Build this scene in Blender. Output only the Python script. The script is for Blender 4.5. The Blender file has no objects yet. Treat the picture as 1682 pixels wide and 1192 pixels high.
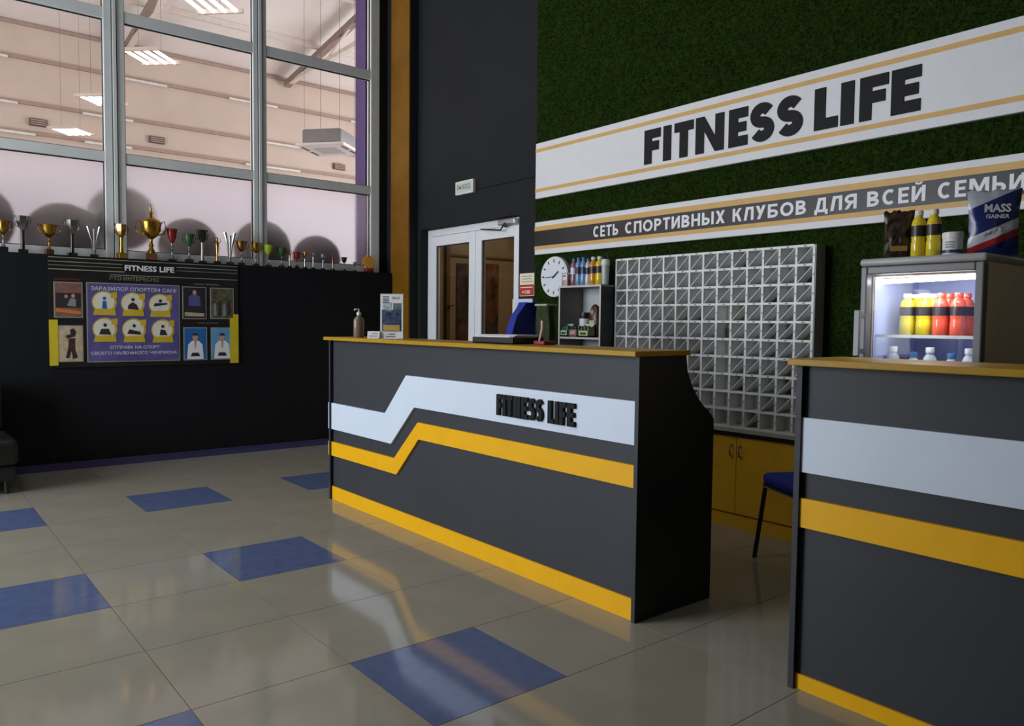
import bpy, math, random
from mathutils import Matrix, Vector
random.seed(7)
PI = math.pi
scene = bpy.context.scene
COL = scene.collection

# ------------------------------------------------------------------ camera, world, light, exposure
def make_camera():
    yaw, pit, rol = math.radians(50.98178355), math.radians(-2.95694953), math.radians(0.62519397)
    fwd = Vector((math.cos(yaw)*math.cos(pit), math.sin(yaw)*math.cos(pit), math.sin(pit)))
    r = fwd.cross(Vector((0, 0, 1))).normalized(); u = r.cross(fwd)
    r2 = r*math.cos(rol) + u*math.sin(rol); u2 = -r*math.sin(rol) + u*math.cos(rol)
    cd = bpy.data.cameras.new('camera'); cd.sensor_width = 36; cd.lens = 1273.3088/1682*36
    cd.clip_start = 0.05; cd.clip_end = 200
    c = bpy.data.objects.new('camera', cd); COL.objects.link(c)
    m = Matrix(((r2.x, u2.x, -fwd.x, 0), (r2.y, u2.y, -fwd.y, 0), (r2.z, u2.z, -fwd.z, 1.34), (0, 0, 0, 1)))
    c.matrix_world = m
    scene.camera = c
make_camera()
w = bpy.data.worlds.new('sky'); scene.world = w; w.use_nodes = True
bg = w.node_tree.nodes['Background']; bg.inputs[0].default_value = (0.62, 0.75, 1.0, 1); bg.inputs[1].default_value = 1.0
scene.view_settings.view_transform = 'Standard'; scene.view_settings.look = 'None'
scene.view_settings.exposure = 0.0; scene.view_settings.gamma = 1.0
try: scene.view_settings.use_curve_mapping = False
except Exception: pass

def area(name, loc, target, sx, sy, power, col=(1, 1, 1), parent=None):
    ld = bpy.data.lights.new(name, 'AREA'); ld.shape = 'RECTANGLE'; ld.size = sx; ld.size_y = sy
    ld.energy = power; ld.color = col
    o = bpy.data.objects.new(name, ld); COL.objects.link(o); o.location = loc
    o.rotation_euler = (Vector(target)-Vector(loc)).to_track_quat('-Z', 'Y').to_euler()
    if parent:
        o.parent = parent; o.location = Vector(loc)-Vector(parent.location)
    return o
# daylight coming in through the big entrance window behind the camera (left side wall)
area('daylight_entrance_window', (-3.92, 5.75, 2.1), (4.0, 5.2, 1.4), 3.3, 3.0, 345, (0.88, 0.94, 1.0))
# fill lights added at both gym side walls, which have no windows
area('gym_fill_light_west', (-4.8, 13.5, 3.6), (8.0, 14.5, 4.6), 9.0, 5.0, 620, (1.0, 0.97, 0.95))
area('gym_fill_light_east', (14.8, 13.0, 3.6), (3.0, 13.5, 4.2), 9.0, 5.0, 960, (0.98, 0.97, 1.0))
area('corridor_light', (5.7, 6.6, 2.82), (5.7, 6.6, 0), 0.5, 0.9, 11, (1.0, 0.88, 0.72))
# fill light added below the lobby ceiling to brighten the reception side
area('lobby_fill_light', (-0.6, 4.2, 5.5), (-0.6, 4.2, 0), 1.2, 1.2, 32, (1.0, 0.95, 0.88))

# ------------------------------------------------------------------ materials
def lin(c):
    c = c/255.0
    return c/12.92 if c <= 0.04045 else ((c+0.055)/1.055)**2.4
def C(r, g, b): return (lin(r), lin(g), lin(b), 1)
MATS = {}
def mat(name, col, rough=0.5, metal=0.0, var=0.08, scale=8.0, bump=0.0, bscale=60.0, spec=0.5, emit=None, estr=0.0, coat=0.0, stretch=None):
    if name in MATS: return MATS[name]
    m = bpy.data.materials.new(name); m.use_nodes = True; nt = m.node_tree; N = nt.nodes; L = nt.links
    b = N['Principled BSDF']
    b.inputs['Roughness'].default_value = rough; b.inputs['Metallic'].default_value = metal
    b.inputs['Specular IOR Level'].default_value = spec
    if coat: b.inputs['Coat Weight'].default_value = coat; b.inputs['Coat Roughness'].default_value = 0.05
    tc = N.new('ShaderNodeTexCoord'); mp = N.new('ShaderNodeMapping'); L.new(tc.outputs['Object'], mp.inputs[0])
    if stretch: mp.inputs['Scale'].default_value = stretch
    n = N.new('ShaderNodeTexNoise'); n.inputs['Scale'].default_value = scale; n.inputs['Detail'].default_value = 4
    L.new(mp.outputs[0], n.inputs['Vector'])
    r = N.new('ShaderNodeValToRGB')
    lo = tuple(max(0, c*(1-var)) for c in col[:3])+(1,); hi = tuple(min(1, c*(1+var)) for c in col[:3])+(1,)
    r.color_ramp.elements[0].color = lo; r.color_ramp.elements[0].position = 0.3
    r.color_ramp.elements[1].color = hi; r.color_ramp.elements[1].position = 0.7
    L.new(n.outputs['Fac'], r.inputs[0]); L.new(r.outputs[0], b.inputs['Base Color'])
    if bump:
        n2 = N.new('ShaderNodeTexNoise'); n2.inputs['Scale'].default_value = bscale; n2.inputs['Detail'].default_value = 3
        L.new(mp.outputs[0], n2.inputs['Vector'])
        bp = N.new('ShaderNodeBump'); bp.inputs['Strength'].default_value = bump; bp.inputs['Distance'].default_value = 0.01
        L.new(n2.outputs['Fac'], bp.inputs['Height']); L.new(bp.outputs[0], b.inputs['Normal'])
    if emit:
        b.inputs['Emission Color'].default_value = emit; b.inputs['Emission Strength'].default_value = estr
    MATS[name] = m
    return m
def glass(name, tint=(1, 1, 1), gloss=1.0):
    m = bpy.data.materials.new(name); m.use_nodes = True; nt = m.node_tree; N = nt.nodes; L = nt.links
    N.remove(N['Principled BSDF']); out = N['Material Output']
    t = N.new('ShaderNodeBsdfTransparent'); t.inputs[0].default_value = (*tint, 1)
    g = N.new('ShaderNodeBsdfGlossy'); g.inputs['Roughness'].default_value = 0.02
    g.inputs[0].default_value = (gloss, gloss, gloss, 1)
    lw = N.new('ShaderNodeLayerWeight'); lw.inputs[0].default_value = 0.5
    pw = N.new('ShaderNodeMath'); pw.operation = 'POWER'; pw.inputs[1].default_value = 5.0; L.new(lw.outputs['Facing'], pw.inputs[0])
    f = N.new('ShaderNodeMath'); f.operation = 'MULTIPLY_ADD'; f.inputs[1].default_value = 0.9; f.inputs[2].default_value = 0.02; L.new(pw.outputs[0], f.inputs[0])
    mx = N.new('ShaderNodeMixShader'); L.new(f.outputs[0], mx.inputs[0]); L.new(t.outputs[0], mx.inputs[1]); L.new(g.outputs[0], mx.inputs[2])
    L.new(mx.outputs[0], out.inputs[0]); MATS[name] = m
    return m
def frosted(name):
    m = bpy.data.materials.new(name); m.use_nodes = True; nt = m.node_tree; N = nt.nodes; L = nt.links
    N.remove(N['Principled BSDF']); out = N['Material Output']
    rf = N.new('ShaderNodeBsdfRefraction'); rf.inputs['IOR'].default_value = 1.2; rf.inputs['Roughness'].default_value = 0.36
    rf.inputs[0].default_value = (0.97, 0.96, 0.98, 1)
    tl = N.new('ShaderNodeBsdfTranslucent'); tl.inputs[0].default_value = (0.93, 0.90, 0.95, 1)
    mx = N.new('ShaderNodeMixShader'); mx.inputs[0].default_value = 0.18
    L.new(rf.outputs[0], mx.inputs[1]); L.new(tl.outputs[0], mx.inputs[2]); L.new(mx.outputs[0], out.inputs[0])
    MATS[name] = m
    return m
M_tile = mat('beige porcelain tile', C(160, 154, 139), 0.09, var=0.06, scale=3.0, spec=0.5)
M_blue = mat('blue porcelain tile', C(94, 108, 148), 0.09, var=0.10, scale=14.0)
M_joint = mat('grey grout', C(112, 106, 95), 0.8)
M_black = mat('black wall paint', C(15, 16, 20), 0.7, spec=0.25, var=0.1, bump=0.08, bscale=90)
M_dark = mat('charcoal wall paint', C(33, 35, 38), 0.8, spec=0.2, var=0.08, scale=3, bump=0.12, bscale=70)
M_ceil = mat('grey ceiling paint', C(150, 150, 150), 0.8)
M_white_wall = mat('light wall paint', C(185, 183, 178), 0.8)
M_skirt = mat('dark violet skirting', C(62, 62, 104), 0.4)
M_orange = mat('ochre painted column', C(120, 80, 6), 0.6, spec=0.2, var=0.12, scale=5, bump=0.1, bscale=40)
M_frame = mat('grey white window profile', C(214, 217, 216), 0.35, var=0.04)
M_gasket = mat('black rubber gasket', C(22, 22, 24), 0.7)
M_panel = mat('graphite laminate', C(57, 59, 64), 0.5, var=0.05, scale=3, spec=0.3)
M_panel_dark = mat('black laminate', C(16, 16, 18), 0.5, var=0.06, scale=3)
M_stripe_w = mat('white laminate', C(214, 225, 240), 0.4, var=0.015, spec=0.35)
M_stripe_y = mat('yellow laminate', C(242, 180, 10), 0.45, spec=0.3, var=0.04)
M_top_y = mat('golden yellow countertop', C(176, 136, 22), 0.4, spec=0.3, var=0.06, scale=20)
M_letter = mat('dark grey letter', C(22, 22, 25), 0.6, spec=0.2)
M_banner = mat('white banner board', C(222, 222, 226), 0.45, var=0.02)
M_gold_line = mat('ochre stripe', C(212, 168, 92), 0.5, var=0.05)
M_band = mat('glossy black band', C(28, 27, 30), 0.34, spec=0.3, var=0.06)
M_letter_w = mat('white letter', C(232, 232, 236), 0.45, var=0.02)
M_turf = mat('turf backing', C(31, 48, 10), 0.95, var=0.5, scale=40, bump=0.6, bscale=200, spec=0.1)
M_blade = mat('green turf blade', C(43, 66, 14), 0.9, var=0.45, scale=3.0, spec=0.15)
M_door = mat('white door profile', C(232, 234, 238), 0.3, var=0.02)
M_metal = mat('brushed metal', C(170, 172, 176), 0.3, 1.0, var=0.05)
M_chrome = mat('chrome tube', C(190, 192, 196), 0.12, 1.0, var=0.02)
M_handle = mat('satin grey metal', C(120, 122, 126), 0.5, 0.6)
M_blackmetal = mat('black metal', C(25, 25, 27), 0.35, var=0.05)
M_blackplastic = mat('black plastic', C(22, 22, 24), 0.4)
M_leather = mat('black leather', C(22, 21, 21), 0.45, var=0.15, scale=12, bump=0.3, bscale=120)
M_beige = mat('beige corridor wall', C(150, 128, 96), 0.8, var=0.06, scale=2)
M_greywood = mat('grey shelf board', C(128, 122, 120), 0.5, var=0.06, stretch=(1, 1, 6))
M_edge = mat('light shelf edge', C(196, 192, 188), 0.5)
M_backp = mat('pale back panel', C(205, 208, 210), 0.6)
M_cabinet = mat('yellow cabinet front', C(236, 184, 44), 0.4, var=0.05)
M_grid = mat('white pigeonhole edge', C(226, 228, 228), 0.4, var=0.03)
M_gridback = mat('grey pigeonhole back', C(232, 230, 220), 0.6, var=0.12, scale=6)
M_greypanel = mat('grey unit side', C(158, 152, 146), 0.5)
M_bluefab = mat('blue upholstery', C(28, 46, 150), 0.8, var=0.2, scale=60, bump=0.3, bscale=300)
M_gold = mat('gold plating', C(176, 138, 58), 0.25, 1.0, var=0.1)
M_silver = mat('silver plating', C(158, 158, 154), 0.25, 1.0, var=0.06)
M_bronze = mat('bronze plating', C(176, 128, 76), 0.25, 1.0, var=0.1)
M_marble = mat('black marble', C(30, 28, 28), 0.2, var=0.5, scale=20)
M_wood = mat('dark wood', C(84, 48, 26), 0.4, var=0.3, scale=10)
M_redcup = mat('red enamel', C(132, 26, 28), 0.25, var=0.1)
M_greencup = mat('green enamel', C(52, 86, 48), 0.25, var=0.1)
M_lime = mat('lime enamel', C(168, 186, 40), 0.3, var=0.1)
M_yellow_star = mat('yellow orange acrylic', C(224, 160, 48), 0.4, var=0.15)
M_ball = mat('grey vinyl ball', C(70, 68, 63), 0.45, var=0.05)
M_ball2 = mat('plum vinyl ball', C(70, 50, 68), 0.45, var=0.05)
M_gymwall = mat('pale pink cladding', C(207, 192, 181), 0.75, var=0.05, scale=1.2)
M_gymroof = mat('pale roof sheet', C(236, 232, 228), 0.8, var=0.05, scale=1.0)
M_rail = mat('brown rail', C(168, 146, 136), 0.6)
M_truss = mat('pale grey steel', C(224, 216, 208), 0.5)
M_trussd = mat('taupe steel', C(146, 130, 122), 0.5)
M_vent = mat('dark vent', C(92, 84, 80), 0.6)
M_purple = mat('purple painted pier', C(84, 62, 118), 0.7, var=0.05)
M_tube = mat('lit fluorescent tube', (1, 1, 1, 1), 0.4, emit=(1.0, 0.97, 0.92, 1), estr=4.0)
M_lampwhite = mat('white lamp housing', C(225, 225, 225), 0.5)
M_led = mat('lit fridge lamp', (1, 1, 1, 1), 0.4, emit=(0.80, 0.86, 1.0, 1), estr=18.0)
M_fridge = mat('grey fridge door frame', C(112, 114, 118), 0.4, var=0.04)
M_fridgeside = mat('taupe fridge side', C(222, 204, 176), 0.5, var=0.05)
M_fridgein = mat('white fridge liner', C(172, 184, 224), 0.5)
M_paper = mat('white paper', C(232, 232, 234), 0.7, var=0.03)
M_cream = mat('cream paper', C(236, 226, 196), 0.7, var=0.03)
M_red = mat('red print', C(176, 40, 44), 0.6)
M_ink = mat('dark ink', C(44, 46, 56), 0.7)
M_greyink = mat('grey ink', C(130, 134, 142), 0.7)
M_glass = glass('clear window glass')
M_fridgeglass = glass('fridge glass', (1, 1, 1), 0.3)
M_doorglass = glass('door glass', (0.92, 0.9, 0.86))
M_frost = frosted('frosted window film')

# ------------------------------------------------------------------ mesh builder
ORG = {}
class MB:
    def __init__(s): s.v = []; s.f = []
    def box(s, x0, x1, y0, y1, z0, z1):
        n = len(s.v)
        s.v += [(x0, y0, z0), (x1, y0, z0), (x1, y1, z0), (x0, y1, z0), (x0, y0, z1), (x1, y0, z1), (x1, y1, z1), (x0, y1, z1)]
        s.f += [tuple(n+i for i in q) for q in ((0, 3, 2, 1), (4, 5, 6, 7), (0, 1, 5, 4), (1, 2, 6, 5), (2, 3, 7, 6), (3, 0, 4, 7))]
        return s
    def rbox(s, x0, x1, y0, y1, z0, z1, r, seg=3):
        """box with rounded vertical and horizontal edges (superellipse-like loft)"""
        cx, cy = (x0+x1)/2, (y0+y1)/2
        rings = []
        for k in range(seg+1):
            a = PI/2*k/seg; rings.append((r-r*math.sin(a), z0+r-r*math.cos(a)))
        for k in range(seg+1):
            a = PI/2*k/seg; rings.append((r-r*math.cos(a), z1-r+r*math.sin(a)))
        n0 = len(s.v); cnt = 4*(seg+1)
        for ins, z in rings:
            for (sx, sy, a0) in ((1, 1, 0), (-1, 1, PI/2), (-1, -1, PI), (1, -1, 1.5*PI)):
                px = cx+sx*((x1-x0)/2-r); py = cy+sy*((y1-y0)/2-r); rr = max(r-ins, 1e-4)
                for k in range(seg+1):
                    a = a0+PI/2*k/seg; s.v.append((px+rr*math.cos(a), py+rr*math.sin(a), z))
        for i in range(len(rings)-1):
            for j in range(cnt):
                a = n0+i*cnt+j; b = n0+i*cnt+(j+1) % cnt; s.f.append((a, b, b+cnt, a+cnt))
        s.f.append(tuple(n0+j for j in reversed(range(cnt)))); t = n0+(len(rings)-1)*cnt; s.f.append(tuple(t+j for j in range(cnt)))
        return s
    def prism(s, poly, axis, d0, d1):
        """poly in the two other axes (y,z)/(x,z)/(x,y); extruded along axis"""
        n = len(s.v); k = len(poly)
        ar = sum(poly[i][0]*poly[(i+1) % k][1]-poly[(i+1) % k][0]*poly[i][1] for i in range(k))
        if ar < 0: poly = list(reversed(poly))
        for d in (d0, d1):
            for a, b in poly:
                s.v.append((d, a, b) if axis == 0 else (a, d, b) if axis == 1 else (a, b, d))
        lo = tuple(n+i for i in range(k)); hi = tuple(n+k+i for i in range(k))
        flip = (axis == 1)
        s.f.append(lo if flip else lo[::-1]); s.f.append(hi[::-1] if flip else hi)
        for i in range(k):
            j = (i+1) % k; q = (n+i, n+j, n+k+j, n+k+i); s.f.append(q[::-1] if flip else q)
        return s
    def lathe(s, prof, c=(0, 0, 0), seg=20, sx=1, sy=1, fn=None):
        n = len(s.v)
        for r, z in prof:
            for j in range(seg):
                a = 2*PI*j/seg; rr = max(r, 1e-4)
                if fn: rr *= fn(a, z)
                s.v.append((c[0]+rr*math.cos(a)*sx, c[1]+rr*math.sin(a)*sy, c[2]+z))
        for i in range(len(prof)-1):
            for j in range(seg):
                a = n+i*seg+j; b = n+i*seg+(j+1) % seg; s.f.append((a, b, b+seg, a+seg))
        s.f.append(tuple(n+j for j in reversed(range(seg)))); t = n+(len(prof)-1)*seg; s.f.append(tuple(t+j for j in range(seg)))
        return s
    def tube(s, path, r, seg=8, closed=False):
        n = len(s.v); P = [Vector(p) for p in path]; k = len(P)
        for i, p in enumerate(P):
            d = (P[(i+1) % k]-P[i-1]) if closed else (P[min(i+1, k-1)]-P[max(i-1, 0)])
            d.normalize(); u = d.cross(Vector((0, 0, 1)))
            if u.length < 1e-3: u = d.cross(Vector((1, 0, 0)))
            u.normalize(); w_ = d.cross(u); rr = r[i] if isinstance(r, (list, tuple)) else r
            for j in range(seg):
                a = 2*PI*j/seg; s.v.append(tuple(p+u*math.cos(a)*rr+w_*math.sin(a)*rr))
        for i in range(k if closed else k-1):
            for j in range(seg):
                a = n+i*seg+j; b = n+i*seg+(j+1) % seg; c2 = n+((i+1) % k)*seg+(j+1) % seg; d2 = n+((i+1) % k)*seg+j
                s.f.append((b, a, d2, c2))
        if not closed:
            s.f.append(tuple(n+j for j in range(seg))); t = n+(k-1)*seg; s.f.append(tuple(t+j for j in reversed(range(seg))))
        return s
    def sphere(s, c, r, seg=24, rings=14, sc=(1, 1, 1)):
        prof = [(r*math.sin(PI*i/rings), -r*math.cos(PI*i/rings)) for i in range(rings+1)]
        n = len(s.v); s.lathe(prof, (0, 0, 0), seg)
        for i in range(n, len(s.v)):
            x, y, z = s.v[i]; s.v[i] = (c[0]+x*sc[0], c[1]+y*sc[1], c[2]+z*sc[2])
        return s
    def xf(s, fn, start=0):
        s.v[start:] = [tuple(fn(*p)) for p in s.v[start:]]; return s
    def mesh(s, name, m, smooth=False, off=(0, 0, 0)):
        me = bpy.data.meshes.new(name)
        me.from_pydata([(x-off[0], y-off[1], z-off[2]) for x, y, z in s.v], [], s.f)
        if m: me.materials.append(m)
        if smooth:
            me.polygons.foreach_set('use_smooth', [True]*len(me.polygons))
            try: me.set_sharp_from_angle(angle=math.radians(40))
            except Exception: pass
        me.update(); return me
    def build(s, name, m, parent=None, smooth=False, bevel=0.0):
        """vertices are in world space for a thing without rotation"""
        if parent is not None: off = ORG[parent.name]
        else:
            xs, ys, zs = zip(*s.v); off = ((min(xs)+max(xs))/2, (min(ys)+max(ys))/2, min(zs))
        o = bpy.data.objects.new(name, s.mesh(name, m, smooth, off)); COL.objects.link(o)
        if parent is not None: o.parent = parent
        else: o.location = off
        ORG[o.name] = off
        if bevel:
            b = o.modifiers.new('edge', 'BEVEL'); b.width = bevel; b.segments = 2; b.limit_method = 'ANGLE'; b.angle_limit = math.radians(50)
        return o
def tag(o, label=None, cat=None, group=None, kind=None):
    if label: o['label'] = label
    if cat: o['category'] = cat
    if group: o['group'] = group
    if kind: o['kind'] = kind
    return o
def thing(name, loc, label, cat, group=None, rz=0.0, kind=None):
    o = bpy.data.objects.new(name, None); COL.objects.link(o); o.location = loc; o.rotation_euler = (0, 0, rz)
    o.empty_display_size = 0.1
    ORG[o.name] = tuple(loc)
    return tag(o, label, cat, group, kind)
def struct(name, mb, m, label=None, smooth=False):
    o = mb.build(name, m, None, smooth); o['kind'] = 'structure'
    if label: o['label'] = label
    return o
def local(parent): ORG[parent.name] = (0, 0, 0); return parent      # parts given in local space
def sub(me, name, parent, loc=(0, 0, 0), rot=(0, 0, 0)):
    o = bpy.data.objects.new(name, me); COL.objects.link(o); o.parent = parent; o.location = loc; o.rotation_euler = rot
    ORG[o.name] = (0, 0, 0); return o
def copy_tree(o, parent=None):
    c = o.copy(); COL.objects.link(c)
    c.parent = parent
    for ch in list(o.children): copy_tree(ch, c)
    return c

# ------------------------------------------------------------------ lettering
def glyph(ch, wd, t):
    """bold block capitals in a box wd x 1 with stroke t"""
    if ch == 'I': return [[(0, 0), (wd, 0), (wd, 1), (0, 1)]]
    if ch == 'F': return [[(0, 0), (t, 0), (t, .38), (wd*.9, .38), (wd*.9, .38+t*.95), (t, .38+t*.95), (t, 1-t*.95), (wd, 1-t*.95), (wd, 1), (0, 1)]]
    if ch == 'E': return [[(0, 0), (wd, 0), (wd, t*.95), (t, t*.95), (t, .5-t*.45), (wd*.92, .5-t*.45), (wd*.92, .5+t*.45), (t, .5+t*.45), (t, 1-t*.95), (wd, 1-t*.95), (wd, 1), (0, 1)]]
    if ch == 'L': return [[(0, 0), (wd, 0), (wd, t*.95), (t, t*.95), (t, 1), (0, 1)]]
    if ch == 'T': return [[(wd/2-t/2, 0), (wd/2+t/2, 0), (wd/2+t/2, 1-t*.95), (wd, 1-t*.95), (wd, 1), (0, 1), (0, 1-t*.95), (wd/2-t/2, 1-t*.95)]]
    if ch == 'N': return [[(0, 0), (t, 0), (t, .62), (wd-t, 0), (wd, 0), (wd, 1), (wd-t, 1), (wd-t, .40), (t, 1), (0, 1)]]
    if ch == 'S':
        rx = (wd-t)/2; rz = (1-t)/4; pts = []
        for k in range(15):
            a = math.radians(28+(270-28)*k/14); pts.append((wd/2+rx*math.cos(a), .5+rz+rz*math.sin(a)))
        for k in range(1, 15):
            a = math.radians(90-(90+152)*k/14); pts.append((wd/2+rx*math.cos(a), .5-rz+rz*math.sin(a)))
        L, R_ = [], []
        for i, p in enumerate(pts):
            q0 = pts[max(0, i-1)]; q1 = pts[min(len(pts)-1, i+1)]; dx, dz = q1[0]-q0[0], q1[1]-q0[1]; l = math.hypot(dx, dz)
            L.append((p[0]-dz/l*t/2, p[1]+dx/l*t/2)); R_.append((p[0]+dz/l*t/2, p[1]-dx/l*t/2))
        return [[L[i], L[i+1], R_[i+1], R_[i]] for i in range(len(pts)-1)]
def stroke(pts, t, closed=False):
    out = []; L = []; R_ = []; n = len(pts)
    for i, p in enumerate(pts):
        q0 = pts[i-1] if (closed or i) else p; q1 = pts[(i+1) % n] if (closed or i < n-1) else p
        dx, dz = q1[0]-q0[0], q1[1]-q0[1]; l = math.hypot(dx, dz)
        L.append((p[0]-dz/l*t/2, p[1]+dx/l*t/2)); R_.append((p[0]+dz/l*t/2, p[1]-dx/l*t/2))
    for i in range(n if closed else n-1):
        j = (i+1) % n
        out.append([(max(-.02, x), z) for x, z in (L[i], L[j], R_[j], R_[i])])
    return out
def arc(cx, cz, rx, rz, a0, a1, n=10): return [(cx+rx*math.cos(math.radians(a0+(a1-a0)*k/n)), cz+rz*math.sin(math.radians(a0+(a1-a0)*k/n))) for k in range(n+1)]
def bowl(w_, z0, z1, t): r = (z1-z0-t)/2; c = (z0+z1)/2; xr = w_-t/2; rx = min(.28, xr-t); return [(t/2, z0+t/2), (xr-rx, z0+t/2)]+arc(xr-rx, c, rx, r, -90, 90)[1:]+[(t/2, z1-t/2)]
def CYR(ch, t=.2):
    """bold Cyrillic capitals drawn with strokes: (width, polygons) for cap height 1"""
    w_ = {'Е': .58, 'Т': .64, 'Ь': .66, 'Р': .66, 'В': .70, 'К': .72, 'Ы': .98, 'М': .98, 'О': .92, 'Д': .86, 'С': .78}.get(ch, .74); h = t/2
    V = lambda x: [[(x-h, 0), (x+h, 0), (x+h, 1), (x-h, 1)]]
    B = lambda z, a, b: [[(a, z-h*.92), (b, z-h*.92), (b, z+h*.92), (a, z+h*.92)]]
    D = lambda x0, z0, x1, z1, k=1.15: [[(x0-h*k, z0), (x0+h*k, z0), (x1+h*k, z1), (x1-h*k, z1)]]
    if ch == 'Е': return w_, glyph('E', w_, t)
    if ch == 'Т': return w_, glyph('T', w_, t)
    if ch == 'С': return w_, stroke(arc(w_/2+.04, .5, w_/2+.0-h, .5-h, 50, 310, 18), t)
    if ch == 'О': return w_, stroke(arc(w_/2, .5, w_/2-h, .5-h, 0, 360, 24)[:-1], t, True)
    if ch == 'Ь': return w_, V(h)+stroke(bowl(w_, 0, .60, t), t)
    if ch == 'Ы': return w_, V(h)+stroke(bowl(.66, 0, .60, t), t)+V(w_-h)
    if ch == 'Р': return w_, V(h)+stroke(bowl(w_, .36, 1, t), t)
    if ch == 'Б': return w_, V(h)+stroke(bowl(w_, 0, .60, t), t)+B(1-h, h, w_*.92)
    if ch == 'В': return w_, V(h)+stroke(bowl(w_, 0, .56, t), t)+stroke(bowl(w_*.94, .44, 1, t), t)
    if ch == 'П': return w_, V(h)+V(w_-h)+B(1-h, h, w_-h)
    if ch == 'Н': return w_, V(h)+V(w_-h)+B(.5, h, w_-h)
    if ch in 'ИЙ':
        r = V(h)+V(w_-h)+D(t*.95, .12, w_-t*.95, .88, 1.0)
        if ch == 'Й': r = r+stroke(arc(w_/2, 1.22, .15, .11, 180, 360, 8), t*.6)
        return w_, r
    if ch == 'Х': return w_, D(h*1.2, 0, w_-h*1.2, 1)+D(w_-h*1.2, 0, h*1.2, 1)
    if ch == 'У': return w_, D(w_*.30, 0, w_-h*1.2, 1)+D(w_*.50, .36, h*1.2, 1)
    if ch == 'К': return w_, V(h)+D(t*1.0, .42, w_-h*1.3, 1)+D(w_-h*1.2, 0, t*1.7, .62)
    if ch == 'Л': return w_, D(h*1.1, 0, w_*.36, 1, 1.1)+V(w_-h)+B(1-h, w_*.36-h, w_-h)
    if ch == 'Д': return w_, D(w_*.2, .1, w_*.40, 1, 1.1)+[[(w_*.86-t, 0), (w_*.86, 0), (w_*.86, 1), (w_*.86-t, 1)]]+B(1-h, w_*.40-h, w_*.86)+B(h, 0, w_)+[[(0, -.16), (t*.9, -.16), (t*.9, .1), (0, .1)], [(w_-t*.9, -.16), (w_, -.16), (w_, .1), (w_-t*.9, .1)]]
    if ch == 'Я': return w_, V(w_-h)+[[(w_-x, z) for x, z in q] for q in stroke(bowl(w_, .36, 1, t), t)]+D(h*1.2, 0, w_*.52, .42)
    if ch == 'М': return w_, V(h)+V(w_-h)+D(w_/2, .22, t*.8, 1, 1.0)+D(w_/2, .22, w_-t*.8, 1, 1.0)
TXT = {}
def text_data(body, bold):
    key = (body, bold)
    if key in TXT: return TXT[key]
    c = bpy.data.curves.new('t', 'FONT'); c.body = body; c.size = 1; c.offset = bold; c.resolution_u = 2
    o = bpy.data.objects.new('t', c); COL.objects.link(o)
    me = bpy.data.meshes.new_from_object(o.evaluated_get(bpy.context.evaluated_depsgraph_get()))
    vs = [(v.co.x, v.co.y) for v in me.vertices]; fs = [tuple(p.vertices) for p in me.polygons]
    bpy.data.objects.remove(o); bpy.data.curves.remove(c); bpy.data.meshes.remove(me)
    TXT[key] = (vs, fs); return TXT[key]
def flat_text(mb, body, bold, fit, place):
    """fit=(width,height) of the whole line; place(u,v)->xyz. A thin sheet of letters"""
    vs, fs = text_data(body, bold)
    x0 = min(v[0] for v in vs); x1 = max(v[0] for v in vs); y0 = min(v[1] for v in vs); y1 = max(v[1] for v in vs)
    n = len(mb.v); mb.v += [tuple(place((x-x0)/(x1-x0)*fit[0], (y-y0)/(y1-y0)*fit[1])) for x, y in vs]
    mb.f += [tuple(n+i for i in f) for f in fs]
    return mb
def solid_char(mb, ch, bold, place, depth, cap=0.728, height=1.0, width=None):
    """one extruded character, cap height scaled to height; returns its width"""
    vs, fs = text_data(ch, bold)
    x0 = min(v[0] for v in vs); x1 = max(v[0] for v in vs); k = height/cap
    kx = k if width is None else width/(x1-x0)
    n = len(mb.v); m = len(vs)
    for d in (0, depth):
        mb.v += [tuple(place((x-x0)*kx, y*k, d)) for x, y in vs]
    edges = {}
    for f in fs:
        mb.f.append(tuple(n+i for i in f)); mb.f.append(tuple(n+m+i for i in reversed(f)))
        for i in range(len(f)):
            e = (f[i], f[(i+1) % len(f)]); edges[e] = 1
    for a, b in edges:
        if (b, a) not in edges: mb.f.append((n+a, n+m+a, n+m+b, n+b))
    return (x1-x0)*kx

# ------------------------------------------------------------------ the setting
XW = 4.64          # plane of the reception back wall
YL = 7.76          # face of the low black wall
# floor with porcelain tiles
floor = struct('floor', MB().box(-4.0, 4.8, -3.0, 7.8, -0.08, -0.003), M_joint)
g = 0.0016
tx, ty, px0, py0 = 0.60, 0.605, 1.39, 2.10
tile_b = MB().box(-tx/2+g, tx/2-g, -ty/2+g, ty/2-g, -0.012, 0.0).mesh('tile', M_tile)
tile_c = MB().box(-tx/2+g, tx/2-g, -ty/2+g, ty/2-g, -0.012, 0.0).mesh('tile', M_blue)
rest = MB(); rest_b = MB(); fo = ORG[floor.name]
for i in range(-11, 6):
    for j in range(-9, 10):
        x0, y0 = px0+i*tx, py0+j*ty
        if x0+tx < -3.95 or x0 > 4.7 or y0+ty < -3 or y0 > 7.75: continue
        blue = (i % 2 == 0 and j % 3 == 0 and j < 9 and (i <= 0 or j == 6))
        cx, cy = x0+tx/2, y0+ty/2
        if -0.7 < cx and x0+tx < 4.63+0.4 and cy > 0.9 and cx < 4.4 and cy < 7.5:
            sub(tile_c if blue else tile_b, 'floor_tile', floor, (cx-fo[0], cy-fo[1], -fo[2]))
        else:
            (rest_b if blue else rest).box(max(x0+g, -4), min(x0+tx-g, 4.78), max(y0+g, -3), min(y0+ty-g, 7.78), -0.012, 0)
tag(rest.build('floor_tile_field', M_tile, floor), kind='stuff'); tag(rest_b.build('floor_tile_field', M_blue, floor), kind='stuff')
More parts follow.
